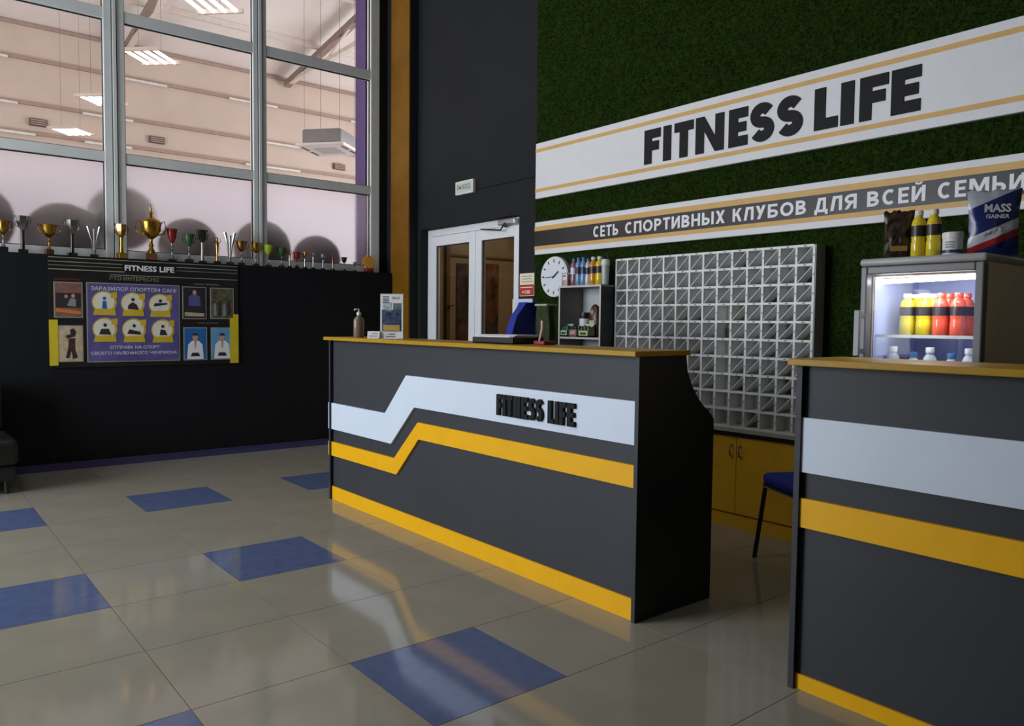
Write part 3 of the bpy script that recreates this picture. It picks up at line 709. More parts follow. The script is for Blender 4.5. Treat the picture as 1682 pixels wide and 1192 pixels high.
MB().lathe([(.045, 0), (.048, .01), (.048, .16), (.04, .175)], seg=20).build('body', M_blackplastic, jr, smooth=True)
MB().lathe([(.0487, .09), (.0487, .15)], seg=20).build('label_band', M_lab_w, jr, smooth=True)
MB().lathe([(.046, .172), (.046, .20)], seg=20).build('lid', M_cap_dk, jr, smooth=True)
pc = thing('snack_pouch', (4.47, 4.455, 1.232), 'brown rounded snack pouch behind the light green carton', 'pouch'); local(pc)
MB().lathe([(.05, 0), (.06, .03), (.062, .12), (.055, .2), (.035, .25), (.01, .265)], seg=18, sx=.6).build('body', mat('dark brown pouch', C(74, 46, 30), 0.35, var=.5, scale=25), pc, smooth=True)
MB().sphere((-.032, 0, .2), .024, 12, 8, (.5, 1, 1)).build('print', mat('tan print', C(170, 132, 104), .5), pc, smooth=True)
MB().box(-.038, -.034, -.03, .03, .10, .135).build('print', mat('tan print2', C(190, 176, 160), .5), pc)

# ------------------------------------------------------------------ things on the long counter
CT = 1.222
sb = thing('sanitizer_bottle', (2.70, 5.115, CT), 'clear pump sanitizer bottle on the counter end', 'bottle'); local(sb)
M_clearpl = mat('hazy clear plastic', C(132, 116, 98), 0.15, var=0.1)
MB().lathe([(.036, 0), (.040, .006), (.040, .12), (.036, .135), (.016, .155), (.014, .165)], seg=20, sx=1, sy=.8).build('bottle_body', M_clearpl, sb, smooth=True)
MB().lathe([(.016, .163), (.016, .182), (.006, .186), (.005, .2)], seg=14).build('pump_collar', M_cap_w, sb, smooth=True)
MB().tube([(0, 0, .198), (0, 0, .205), (-.03, 0, .206), (-.036, 0, .198)], .006, 8).build('pump_head', M_cap_w, sb, smooth=True)
fs = thing('flyer_stand', (2.74, 4.71, CT), 'upright acrylic stand with city photo flyer on the counter', 'flyer stand', rz=math.radians(52)); local(fs)
# local: faces -x after rotation towards the room
MB().box(-.006, .0, -.078, .078, .0, .305).build('flyer', M_paper, fs)
MB().box(-.0072, -.006, -.066, .068, .05, .20).build('photo', mat('city photo', C(58, 72, 104), .4, var=.9, scale=30), fs)
MB().box(-.0072, -.006, .0, .060, .19, .25).build('photo_patch', mat('pale photo', C(170, 186, 190), .4, var=.4, scale=40), fs)
MB().box(-.0072, -.006, -.066, -.01, .19, .245).build('photo_patch', mat('grey photo', C(110, 118, 126), .4, var=.5, scale=40), fs)
MB().box(-.0074, -.0072, -.055, .060, .055, .095).build('banner_print', mat('ochre print', C(190, 160, 80), .5), fs)
for k, z in enumerate((.285, .27, .258, .246)): MB().box(-.0072, -.006, .02 - .0*k, .062, z, z+.007).build('text_line', M_ink, fs)
flat_text(MB(), 'ЗАЛ', 0.0, (.05, .018), lambda u, v: (-.0073, .0-u, .272+v)).build('lettering', M_ink, fs)
MB().box(-.03, .02, -.08, .08, -.0, .004).box(.0, .004, -.08, .08, .0, .31).build('acrylic_foot', mat('clear acrylic', C(200, 206, 208), .15), fs)
def card(loc, rz, label, m):
    t = thing('business_card', loc, label, 'card', 'cards in front of the flyer stand', rz=rz); local(t)
    MB().prism([(-.022, 0), (.022, 0), (.002, .05), (-.002, .05)], 1, -.042, .042).build('folded_card', M_paper, t)
    for k in range(2): MB().prism([(-.0168+.0066*k, .0145+.0165*k), (-.0163+.0066*k, .0145+.0165*k), (-.0148+.0066*k, .0195+.0165*k), (-.0153+.0066*k, .0195+.0165*k)], 1, -.03, .03-.02*k).build('text_line', m, t)
    return t
card((2.635, 4.775, CT), math.radians(50), 'white folded card standing before the flyer, nearer the sanitizer', M_greyink)
card((2.665, 4.60, CT), math.radians(60), 'white folded card with dark print, right of the plain card', M_ink)
# document tray
dt = thing('document_tray', (2.80, 3.50, CT), 'black document tray with loose white papers on the counter', 'tray'); local(dt)
MB().box(-.11, .11, -.19, .19, 0, .006).box(-.11, -.106, -.19, .19, 0, .035).box(.106, .11, -.19, .19, 0, .035).box(-.11, .11, -.19, -.186, 0, .035).box(-.11, .11, .186, .19, 0, .035).build('tray', M_blackplastic, dt)
for k in range(5):
    o = MB().box(-.10, .10, -.17, .17, .036+.003*k, .0385+.003*k).build('sheet', M_paper if k != 3 else mat('grey sheet', C(150, 146, 144), .7), dt)
    o.rotation_euler = (0, 0, random.uniform(-.12, .12)); o.location = (random.uniform(-.01, .01), random.uniform(-.02, .02), 0)
rb = thing('lanyard', (2.80, 3.225, CT), 'red and white lanyard strap hanging over the counter', 'lanyard'); local(rb)
MB().tube([(.05, .03, .13), (.04, .018, .09), (.02, .006, .05), (.0, -.002, .01), (-.01, -.006, .004)], .007, 6).build('strap', mat('pale pink strap', C(222, 176, 176), .6), rb, smooth=True)
MB().rbox(-.04, .05, -.09, .0, .0, .022, .006).build('red_pouch', mat('red pouch', C(140, 26, 36), .5), rb, smooth=True)

# ------------------------------------------------------------------ chairs
def office_chair(loc, rz, label):
    t = thing('office_chair', loc, label, 'chair', rz=rz); local(t)
    MB().rbox(-.24, .24, -.24, .24, .47, .55, .03).build('seat', M_bluefab, t, smooth=True)
    # curved back, upright dome-shaped cushion on the -y side
    pts = []
    mb_ = MB(); n = 13
    for side in (0, 1):
        for i in range(n):
            a = -1.0+2.0*i/(n-1)
            for j in range(9):
                v = j/8.0; z = .75+.73*v
                wdt = .24*math.sqrt(max(0.0, 1-(max(0, v-.35)/.66)**2)) if v > .35 else .24
                x = a*wdt; y = -.24+.05*a*a-(.03 if side else 0.0)-(0.03*v)
                if side: y -= .025
                mb_.v.append((x, y, z))
    def idx(s, i, j): return s*n*9+i*9+j
    for i in range(n-1):
        for j in range(8):
            mb_.f.append((idx(0, i, j), idx(0, i, j+1), idx(0, i+1, j+1), idx(0, i+1, j)))
            mb_.f.append((idx(1, i, j), idx(1, i+1, j), idx(1, i+1, j+1), idx(1, i, j+1)))
    for j in range(8):
        mb_.f.append((idx(0, 0, j), idx(1, 0, j), idx(1, 0, j+1), idx(0, 0, j+1))); mb_.f.append((idx(0, n-1, j), idx(0, n-1, j+1), idx(1, n-1, j+1), idx(1, n-1, j)))
    for i in range(n-1):
        mb_.f.append((idx(0, i, 0), idx(0, i+1, 0), idx(1, i+1, 0), idx(1, i, 0))); mb_.f.append((idx(0, i, 8), idx(1, i, 8), idx(1, i+1, 8), idx(0, i+1, 8)))
    mb_.build('backrest', M_bluefab, t, smooth=True)
    MB().box(-.03, .03, -.30, -.275, .49, .95).box(-.03, .03, -.30, -.1, .455, .47).build('back_bar', M_blackmetal, t)
    MB().lathe([(.03, .08), (.03, .28), (.02, .28), (.02, .47)], seg=14).build('gas_column', M_blackmetal, t, smooth=True)
    for k in range(5):
        a = 2*PI*k/5
        MB().tube([(0, 0, .10), (.15*math.cos(a), .15*math.sin(a), .09), (.29*math.cos(a), .29*math.sin(a), .065)], [.028, .022, .015], 8).build('leg', M_blackmetal, t, smooth=True)
        MB().lathe([(.02, 0), (.028, .015), (.028, .04), (.018, .055)], (.29*math.cos(a), .29*math.sin(a), 0), 12).build('caster', M_blackplastic, t, smooth=True)
    return t
office_chair((3.42, 3.76, 0), math.radians(190), 'office chair with tall rounded blue back behind the long counter')
jk = thing('jacket', (3.40, 3.845, 0.98), 'dark olive jacket with pale collar hung on the blue chair back', 'jacket'); local(jk)
M_olive = mat('dark olive cloth', C(50, 56, 24), .85, var=.35, scale=20, bump=.3, bscale=60)
jm = MB(); NJ = 24
for k in range(9):
    z = .475*k/8; wdt = .072-.012*max(0, (k-6))/2
    for i in range(NJ):
        a = 2*PI*i/NJ; f = 1+.10*math.cos(7*a+.4*k)
        jm.v.append((.055*f*math.cos(a), wdt*f*math.sin(a), z))
for k in range(8):
    for i in range(NJ):
        a, b = k*NJ+i, k*NJ+(i+1) % NJ; jm.f.append((a, b, b+NJ, a+NJ))
jm.f.append(tuple(reversed(range(NJ)))); jm.f.append(tuple(8*NJ+i for i in range(NJ)))
jm.build('body', M_olive, jk, smooth=True)
MB().rbox(-.05, .05, -.062, .062, .472, .487, .006).build('collar', mat('pale green rim', C(150, 170, 140), .6), jk, smooth=True)
ch = thing('visitor_chair', (4.0, 2.235, 0), 'blue seated visitor chair with dark tube legs by the yellow cabinet', 'chair', rz=math.radians(-28)); local(ch)
MB().rbox(-.23, .23, -.23, .20, .435, .505, .03).build('seat', M_bluefab, ch, smooth=True)
MB().rbox(-.22, .22, -.29, -.245, .60, .86, .02).build('backrest', M_bluefab, ch, smooth=True)
for s in (-1, 1):
    MB().tube([(s*.215, .17, .45), (s*.24, .235, .0)], .013, 10).build('leg', M_blackmetal, ch, smooth=True)
    MB().tube([(s*.215, -.27, .85), (s*.215, -.24, .45), (s*.24, -.27, .0)], .013, 10).build('leg', M_blackmetal, ch, smooth=True)
    MB().tube([(s*.22, .18, .43), (s*.22, -.24, .43)], .012, 8).build('side_rail', M_chrome, ch, smooth=True)
MB().tube([(-.215, .185, .44), (.215, .185, .44)], .012, 8).build('front_rail', M_chrome, ch, smooth=True)

# ------------------------------------------------------------------ sofa
sf = thing('leather_sofa', (-0.35, 7.30, 0), 'black leather sofa against the low wall under the trophies', 'sofa')
MB().box(-1.45, 0.76, 6.90, 7.70, .10, .22).build('base', M_leather, sf, bevel=.02)
for a, b in ((-1.45, -.36), (-.34, .775)): MB().rbox(a, b, 6.86, 7.55, .22, .42, .05).build('seat_cushion', M_leather, sf, smooth=True)
for a, b in ((-1.45, -.36), (-.34, .74)): MB().rbox(a, b, 7.46, 7.72, .40, .82, .06).build('back_cushion', M_leather, sf, smooth=True)
for x in (-1.38, .70):
    for y in (6.96, 7.64): MB().lathe([(.018, 0), (.024, .10)], (x, y, 0), 12).build('leg', M_blackmetal, sf, smooth=True)

# ------------------------------------------------------------------ information board on the low wall
ib = thing('information_board', (1.93, 7.75, .905), 'black information board with posters and yellow corner brackets on the low wall', 'notice board')
def pl(x0, x1, z0, z1, d0, d1): return MB().box(x0, x1, YL-d1, YL-d0, z0, z1)
M_boardblack = mat('board black', C(26, 27, 26), .35)
M_thin = mat('thin pale line', C(150, 150, 136), .5)
pl(1.112, 2.752, .905, 1.872, .0005, .012).build('panel', M_boardblack, ib)
for z, x0, x1, th in ((1.868, 1.115, 2.75, .006), (1.832, 1.115, 1.70, .006), (1.832, 2.17, 2.75, .006), (1.800, 1.115, 1.70, .004), (1.800, 2.17, 2.75, .004), (1.765, 1.115, 1.72, .008), (1.735, 1.6, 2.75, .006)):
    pl(x0, x1, z-th/2, z+th/2, .012, .0135).build('pinstripe', M_thin, ib)
def wt(z0, x0): return lambda u, v, d=.0137: (x0+u, YL-d, z0+v)
flat_text(MB(), 'FITNESS LIFE', .03, (.43, .052), wt(1.778, 1.72)).build('lettering', M_letter_w, ib)
flat_text(MB(), 'ЭТО', 0.0, (.10, .036), wt(1.688, 1.59)).build('lettering', M_thin, ib); flat_text(MB(), 'ИНТЕРЕСНО', 0.0, (.30, .036), wt(1.688, 1.71)).build('lettering', M_thin, ib)
flat_text(MB(), 'НАШИ ПАРТНЁРЫ', 0.0, (.20, .016), wt(1.672, 1.16)).build('lettering', M_red, ib)
flat_text(MB(), 'НАШИ ТРЕНЕРЫ', 0.0, (.24, .016), wt(1.672, 2.33)).build('lettering', M_thin, ib)
flat_text(MB(), 'НАША КОМАНДА', 0.0, (.20, .013), wt(1.300, 2.36)).build('lettering', M_thin, ib)
def poster(x0, x1, z0, z1, mback, border=M_thin):
    p = pl(x0, x1, z0, z1, .012, .016).build('poster', border, ib)
    pl(x0+.008, x1-.008, z0+.008, z1-.008, .016, .0168).build('print', mback, p)
    return p
def shape(p, poly, m, d=.0168):
    MB().prism(poly, 1, YL-d-.0006, YL-d).build('print_shape', m, p)
def ell(cx, cz, rx, rz, n=18, a0=0, a1=360): return [(cx+rx*math.cos(math.radians(a0+(a1-a0)*k/n)), cz+rz*math.sin(math.radians(a0+(a1-a0)*k/n))) for k in range(n if a1-a0 == 360 else n+1)]
M_purplep = mat('violet print', C(92, 84, 140), .4, var=.25, scale=6)
M_pwhite = mat('badge white', C(226, 222, 204), .45); M_pyel = mat('badge yellow', C(206, 176, 48), .45); M_pdark = mat('dark figure print', C(52, 40, 44), .5)
M_pblue = mat('blue print', C(40, 100, 172), .45, var=.1); M_pskin = mat('tan figure print', C(196, 150, 120), .5); M_psep = mat('sepia print', C(190, 170, 140), .45, var=.25, scale=20)
M_pbrown = mat('brown print', C(150, 84, 36), .45, var=.4, scale=10); M_pnight = mat('night print', C(40, 38, 46), .45, var=.4, scale=16)
ct = poster(1.404, 2.195, .947, 1.661, M_purplep)
for k, (cx, cz) in enumerate(((1.547, 1.476), (1.784, 1.471), (2.021, 1.465), (1.549, 1.236), (1.791, 1.231), (2.040, 1.226))):
    shape(ct, ell(cx, cz+.01, .102, .102), M_pyel, .0168)
    shape(ct, ell(cx-.004, cz+.012, .088, .088), M_pwhite, .0175)
    shape(ct, [(cx-.092, cz-.105), (cx+.095, cz-.105), (cx+.085, cz-.045), (cx-.08, cz-.05)], M_pyel, .0182)
    shape(ct, [(cx+.05, cz+.05), (cx+.105, cz+.05), (cx+.105, cz+.105), (cx+.06, cz+.10)], M_pyel, .0182)
    m_ = (M_pblue, M_pdark, M_pdark, M_pdark, M_pdark, M_pdark)[k]
    shape(ct, ell(cx, cz+.045, .014, .016, 10), m_, .0189)
    body = [[(-.02, -.04), (.02, -.04), (.014, .03), (-.014, .03)], [(-.045, -.035), (.05, -.04), (.03, .01), (-.005, .03), (-.04, .0)], [(-.06, .0), (.06, .02), (.06, .035), (-.05, .03)],
            [(-.05, -.03), (.05, -.035), (.03, .02), (-.03, .02)], [(-.06, -.02), (.06, -.03), (.05, .0), (-.04, .02)], [(-.03, -.03), (.04, -.03), (.02, .02), (-.02, .025)]][k]
    shape(ct, [(cx+a, cz+b-.008) for a, b in body], m_, .0189)
for s_, x0, x1, z, h in (('ЗАРАЗИЛСЯ СПОРТОМ САМ!', 1.44, 2.165, 1.592, .034), ('ОТПРАВЬ НА СПОРТ', 1.59, 2.01, 1.066, .028), ('СВОЕГО МАЛЕНЬКОГО ЧЕМПИОНА', 1.435, 2.165, 1.014, .028)):
    flat_text(MB(), s_, 0.0, (x1-x0, h), lambda u, v, x0=x0, z=z: (x0+u, YL-.0172, z+v)).build('lettering', M_letter_w, ct)
p = poster(1.151, 1.375, 1.343, 1.656, M_pbrown)
shape(p, [(1.165, 1.43), (1.36, 1.43), (1.36, 1.56), (1.165, 1.56)], M_pdark); shape(p, [(1.165, 1.395), (1.36, 1.375), (1.36, 1.40), (1.165, 1.425)], mat('orange print', C(214, 120, 40), .5), .0175)
shape(p, ell(1.30, 1.535, .015, .018, 10), M_pskin, .0175); shape(p, [(1.25, 1.45), (1.32, 1.44), (1.32, 1.51), (1.28, 1.515)], M_greyink, .0175); shape(p, ell(1.245, 1.53, .013, .016, 10), M_pskin, .0175)
p = poster(1.163, 1.374, .955, 1.277, M_psep)
shape(p, [(1.25, 1.16), (1.31, 1.18), (1.32, 1.22), (1.30, 1.25), (1.27, 1.24), (1.275, 1.20), (1.235, 1.185)], M_pdark); shape(p, [(1.26, 1.16), (1.31, 1.165), (1.31, 1.06), (1.33, .99), (1.29, .98), (1.28, 1.05), (1.26, .985), (1.235, .99), (1.255, 1.08)], M_pdark)
shape(p, ell(1.285, 1.10, .024, .024, 12), M_wood, .0175)
p = poster(2.22, 2.443, 1.344, 1.654, M_pnight)
shape(p, [(2.275, 1.47), (2.39, 1.47), (2.38, 1.56), (2.35, 1.58), (2.31, 1.58), (2.28, 1.56)], M_purplep); shape(p, ell(2.332, 1.60, .018, .022, 12), M_pskin); shape(p, [(2.24, 1.37), (2.42, 1.37), (2.42, 1.40), (2.24, 1.41)], M_psep, .0175)
p = poster(2.48, 2.708, 1.348, 1.652, mat('olive print', C(86, 84, 60), .45, var=.6, scale=26))
for k in range(4): shape(p, [(2.51+.045*k, 1.38), (2.54+.045*k, 1.38), (2.535+.045*k, 1.50+.03*(k % 2)), (2.515+.045*k, 1.50+.03*(k % 2))], M_pdark if k % 2 else M_greyink)
for x0, sk in ((2.227, 0), (2.483, 1)):
    p = poster(x0, x0+.22, .948, 1.265, M_pblue if sk == 0 else mat('sky print', C(96, 156, 204), .45, var=.1))
    c = x0+.108
    shape(p, [(c-.078, .96), (c+.078, .96), (c+.066, 1.10), (c+.03, 1.135), (c-.03, 1.135), (c-.066, 1.10)], M_paper)
    shape(p, [(c-.012, 1.135), (c+.012, 1.135), (c+.004, 1.06), (c-.004, 1.06)], M_pskin, .0175)
    shape(p, ell(c, 1.168, .026, .034, 14), M_pskin, .0175); shape(p, ell(c, 1.185, .028, .024, 14, 0, 180), M_pdark, .0182)
    shape(p, [(c-.045, .985), (c+.045, .985), (c+.03, 1.02), (c-.03, 1.02)], M_pdark, .0175)
M_brk = mat('yellow bracket', C(214, 190, 40), .45)
pl(1.112, 1.178, .925, 1.325, .012, .019).build('bracket', M_brk, ib); pl(2.668, 2.752, .912, 1.36, .0175, .019).build('bracket', M_brk, ib)
pl(2.70, 2.752, 1.36, 1.395, .012, .019).build('bracket', M_brk, ib)

# ------------------------------------------------------------------ trophies on the ledge
def trophy(x, h, style, mcup, mbase, mstem, label, wide=1.0, handles=True, basef=.13, y=7.815, basew=None):
    t = thing('trophy', (x, y, 1.89), label, 'trophy', 'trophies on the window ledge', rz=random.uniform(-.3, .3)); local(t)
    bh = h*basef; bw = basew or max(.018, min(.045, h*.11))
    MB().box(-bw, bw, -bw*.8, bw*.8, 0, bh).build('base', mbase, t, bevel=.003)
    r = h*.16*wide
    z = bh
    if style == 'bowl':
        MB().lathe([(bw*.7, z), (bw*.5, z+h*.04), (h*.022, z+h*.10), (h*.020, z+h*.22), (h*.04, z+h*.25), (h*.022, z+h*.28), (h*.022, h*.52)], seg=14).build('stem', mstem, t, smooth=True)
        MB().lathe([(h*.022, h*.50), (r*.45, h*.55), (r*.8, h*.64), (r*.95, h*.76), (r*1.1, h*.88), (r*1.15, h*.90), (r*1.0, h*.89), (r*.8, h*.72), (r*.3, h*.60)], seg=20).build('cup', mcup, t, smooth=True)
        hz0, hz1, hr = h*.62, h*.88, r
    elif style == 'lid':
        MB().lathe([(bw*.8, z), (bw*.6, z+h*.05), (h*.03, z+h*.10), (h*.045, z+h*.14), (h*.025, z+h*.18), (h*.03, h*.38)], seg=16).build('stem', mstem, t, smooth=True)
        MB().lathe([(h*.03, h*.37), (r*.6, h*.42), (r, h*.52), (r*1.02, h*.60), (r*1.12, h*.66), (r*1.12, h*.67)], seg=22).build('cup', mcup, t, smooth=True)
        MB().lathe([(r*1.1, h*.67), (r*.9, h*.71), (r*.4, h*.75), (h*.02, h*.80), (h*.035, h*.83), (h*.015, h*.87), (h*.022, h*.90), (h*.004, h)], seg=16).build('lid', mcup, t, smooth=True)
        hz0, hz1, hr = h*.45, h*.67, r
    elif style == 'vee':
        for s in (-1, 0, 1):
            MB().tube([(s*.006, 0, z), (s*r*.35, s*.004, h*.5), (s*r*.95, 0, h*(.94 if s else .86))], [h*.02, h*.028, h*.05], 8).build('fin', mcup, t, smooth=True)
        MB().lathe([(bw*.6, z), (h*.04, z+h*.05), (h*.03, z+h*.14)], seg=12).build('stem', mstem, t, smooth=True)
        handles = False
    elif style == 'column':
        MB().lathe([(h*.055, z), (h*.05, z+.01), (h*.04, h*.45), (h*.05, h*.60)], seg=12).build('stem', mstem, t, smooth=True)
        MB().lathe([(h*.035, h*.58), (r*.55, h*.66), (r*.85, h*.80), (r*.9, h*.97), (r*.8, h*.96), (r*.6, h*.80)], seg=18, fn=lambda a, z_: 1+.08*math.cos(6*a)).build('cup', mcup, t, smooth=True)
        hz0, hz1, hr = h*.68, h*.95, r*.8
    elif style == 'figure':
        MB().lathe([(h*.05, z), (h*.03, h*.3), (h*.05, h*.5)], seg=12).build('stem', mstem, t, smooth=True)
        MB().lathe([(h*.04, h*.5), (h*.05, h*.6), (h*.07, h*.75), (h*.03, h*.84), (h*.05, h*.9), (h*.01, h)], seg=14).build('figure', mcup, t, smooth=True)
        for s in (-1, 1): MB().tube([(s*h*.05, 0, h*.76), (s*h*.14, 0, h*.84), (s*h*.13, 0, h*.96)], [h*.02, h*.016, h*.012], 6).build('arm', mcup, t, smooth=True)
        handles = False
    if handles:
        for s in (-1, 1):
            MB().tube([(s*hr*.7, 0, hz0), (s*hr*1.25, 0, hz0+(hz1-hz0)*.1), (s*hr*1.55, 0, hz0+(hz1-hz0)*.55), (s*hr*1.35, 0, hz1+h*.03), (s*hr*1.0, 0, hz1-h*.01)], h*.014, 6).build('handle', mcup, t, smooth=True)
    return t
TR = [(.80, .29, 'bowl', M_gold, M_marble, M_silver, 'gold and silver cup at the left end of the ledge', .9, True, .15),
      (.94, .325, 'column', M_silver, M_marble, M_marble, 'tall silver cup on dark column, second from the ledge left end', .95, True, .10),
      (1.135, .285, 'bowl', M_gold, M_wood, M_gold, 'low wide gold bowl trophy with long handles on a wooden base', 1.35, True, .16),
      (1.312, .325, 'column', M_silver, M_marble, M_marble, 'tall silver cup on dark column left of the silver V trophy', .95, True, .08),
      (1.486, .29, 'vee', M_silver, M_marble, M_silver, 'silver V shaped trophy left of the wide window mullion', 1.1, False, .08),
      (1.711, .32, 'column', M_bronze, M_gold, M_gold, 'greenish gold column trophy in front of the wide mullion', 1.0, True, .16),
      (1.966, .525, 'lid', M_gold, M_wood, M_gold, 'largest gold trophy with pointed lid on a dark wooden base', 1.0, True, .12),
      (2.151, .34, 'bowl', M_redcup, M_marble, M_silver, 'red cup trophy just right of the largest gold trophy', .8, False, .06),
      (2.307, .30, 'bowl', M_greencup, M_marble, M_silver, 'green bowled silver trophy right of the red cup', .9, True, .10),
      (2.433, .33, 'column', M_marble, M_marble, M_silver, 'dark cup on pale stem above the board right edge', .8, True, .06),
      (2.573, .265, 'figure', M_bronze, M_marble, M_gold, 'bronze figure trophy left of the tall silver V trophy', 1.0, False, .10),
      (2.698, .335, 'vee', M_silver, M_marble, M_silver, 'tall silver V trophy right of the bronze figure', .9, False, .07),
      (2.814, .265, 'bowl', M_bronze, M_marble, M_silver, 'bronze bowl trophy left of the second mullion', 1.15, True, .10),
      (2.963, .26, 'bowl', M_gold, M_marble, M_silver, 'gold bowl trophy directly before the second mullion', 1.1, True, .08),
      (3.091, .245, 'bowl', M_lime, M_marble, M_silver, 'lime green bowl trophy right of the second mullion', 1.25, True, .08),
      (3.234, .225, 'bowl', M_greencup, M_marble, M_silver, 'small dark green trophy right of the lime bowl', 1.2, True, .10),
      (3.32, .19, 'figure', M_bronze, M_marble, M_silver, 'small bronze figure trophy left of the small red cup', 1.0, False, .10),
      (3.40, .185, 'bowl', M_redcup, M_marble, M_redcup, 'small red cup trophy among the bronze ones', 1.1, True, .12),
      (3.49, .18, 'column', M_bronze, M_marble, M_silver, 'small bronze cup just right of the small red cup', 1.0, True, .10),
      (3.584, .18, 'figure', M_silver, M_marble, M_silver, 'small silver figure trophy before the plum ball', 1.0, False, .10),
      (3.696, .17, 'column', M_silver, M_marble, M_silver, 'small silver column cup right of the silver figure', 1.0, True, .10),
      (3.81, .15, 'figure', M_bronze, M_marble, M_silver, 'tiny bronze figure trophy at the plum ball right edge', 1.0, False, .12),
      (3.945, .165, 'bowl', M_marble, M_marble, M_silver, 'small black cup on silver stem near the ledge right end', 1.1, False, .10),
      (4.074, .115, 'bowl', M_silver, M_marble, M_silver, 'smallest silver cup beside the yellow leaf trophy', 1.0, False, .12)]
for a in TR: trophy(a[0], a[1], a[2], a[3], a[4], a[5], a[6], a[7], a[8], a[9], basew=.05 if a[1] > .5 else None)
lf = thing('trophy', (4.245, 7.81, 1.89), 'yellow leaf shaped trophy on red base at the ledge right end', 'trophy', 'trophies on the window ledge'); local(lf)
pts = []
for k in range(22):
    a = 2*PI*k/22+PI/22; r = .095 if k % 2 == 0 else .062
    pts.append((r*math.cos(a)*1.0, .115+r*.85*math.sin(a)))
MB().prism(pts, 1, -.012, .012).build('leaf', M_yellow_star, lf, bevel=.004)
MB().rbox(-.05, .05, -.03, .03, 0, .045, .008).build('base', M_redcup, lf, smooth=True)

# ------------------------------------------------------------------ gym: balls, lamps, trusses, vents, cassette
rk = thing('ball_rack', (1.7, 8.4, 0), 'low steel rack carrying exercise balls behind the frosted panes', 'rack')
for y in (8.14, 8.62): MB().tube([(-1.2, y, 1.60), (4.25, y, 1.60)], .02, 8).build('rail', M_truss, rk, smooth=True)
for x in (-1.2, 1.4, 4.2):
    for y in (8.14, 8.62): MB().tube([(x, y, 0), (x, y, 1.60)], .02, 8).build('post', M_truss, rk, smooth=True)
BL = [(.62, .33, M_ball, 'grey exercise ball at the far left of the frosted panes', 2.20, 0), (1.335, .345, M_ball, 'broad grey exercise ball behind the first frosted pane', 2.07, 0), (1.90, .32, M_ball, 'highest grey exercise ball behind the wide mullion', 2.35, .30),
      (2.45, .29, M_ball, 'grey exercise ball behind the second frosted pane, right of the gold trophy', 2.08, 0), (3.22, .30, M_ball, 'grey exercise ball behind the second mullion', 2.12, 0), (3.84, .27, M_ball2, 'plum exercise ball behind the third frosted pane', 2.035, 0)]
for x, r, m_, lab, z, dy in BL:
    yb = 8.015+r+dy
    o = MB().sphere((x, yb, z), r, 32, 20).build('exercise_ball', m_, None, smooth=True); tag(o, lab, 'ball', 'exercise balls behind the frosted panes')
    rg = MB()
    for dz in (.5, .0, -.5):
        rr = math.sqrt(1-dz*dz)*r+.001; rg.tube([(x+rr*math.cos(a), yb+rr*math.sin(a), z+dz*r) for a in [2*PI*k/32 for k in range(32)]], .004, 5, True)
    rg.build('ridge', m_, o, smooth=True)
def lamp(x, y, label, power=28):
    t = thing('fluorescent_fixture', (x, y, 5.0), label, 'lamp', 'square four tube lamps in the gym', rz=math.radians(45)); local(t)
    MB().box(-.30, -.27, -.29, .29, .0, .05).box(.27, .30, -.29, .29, .0, .05).build('housing', M_gymwall, t)
    for k in range(4): MB().tube([(-.27, -.205+.137*k, .02), (.27, -.205+.137*k, .02)], .022, 8).build('tube', M_tube, t, smooth=True)
    for s in (-1, 1): MB().tube([(s*.28, 0, .05), (s*.28, 0, 7.66-5.0+(20.2-y)*1.75/12.2)], .0025, 5).build('wire', M_vent, t)
for x, y, lab in ((3.02, 9.40, 'lit square gym lamp nearest the window, at the top edge'), (3.0, 11.85, 'lit square gym lamp right of the wide mullion, above the rails'),
                  (2.95, 14.72, 'lit square gym lamp partly behind the wide mullion'), (2.96, 17.55, 'farthest lit square gym lamp, left of the wide mullion low down')): lamp(x, y, lab)
def truss(x, label):
    t = thing('roof_truss', (x, 14.0, 7.5), label, 'truss', 'steel trusses under the gym roof')
    def zr(y): return 7.70+(20.2-y)*1.75/12.2-.14
    MB().box(x-.06, x+.06, 8.1, 19.9, 7.50, 7.60).build('bottom_chord', M_truss, t)
    MB().prism([(8.1, zr(8.1)-.14), (19.9, zr(19.9)-.14), (19.9, zr(19.9)), (8.1, zr(8.1))], 0, x-.08, x+.08).build('top_chord', M_trussd, t)
    ys = [19.0, 17.6, 16.2, 14.8, 13.4, 12.0, 10.6, 9.2]
    for k in range(len(ys)-1):
        a, b = ys[k], ys[k+1]
        MB().tube([(x, a, 7.55) if k % 2 else (x, a, zr(a)-.07), (x, b, zr(b)-.07) if k % 2 else (x, b, 7.55)], .035, 6).build('web', M_truss, t)
truss(4.5, 'steel roof truss seen above the lamps in the middle window'); truss(8.4, 'steel roof truss crossing the top of the right window'); truss(.6, 'steel roof truss over the left window, mostly out of view')
for x, lab in ((2.74, 'small dark wall vent left of the wide mullion'), (5.18, 'small dark wall vent in the middle window'), (9.93, 'small dark wall vent in the right window below the air unit')):
    v = thing('wall_vent', (x, 19.95, 5.5), lab, 'vent', 'vents on the far gym wall')
    MB().box(x-.17, x+.17, 19.94, 19.999, 5.53, 5.69).build('frame', M_vent, v)
    for k in range(3): MB().box(x-.15, x+.15, 19.92, 19.94, 5.55+.045*k, 5.575+.045*k).build('slat', M_rail, v)
ac = thing('ceiling_air_unit', (7.25, 15.0, 4.85), 'suspended grey and white cassette air unit in the right window', 'air conditioner', rz=math.radians(40)); local(ac)
MB().rbox(-.42, .42, -.42, .42, .06, .36, .05).build('casing', mat('grey casing', C(130, 130, 132), .5), ac, smooth=True)
MB().box(-.52, .52, -.52, .52, 0, .06).build('panel', M_lampwhite, ac, bevel=.02)
MB().box(-.26, .26, -.26, .26, -.008, 0).build('grille', mat('pale grille', C(190, 188, 180), .6), ac)
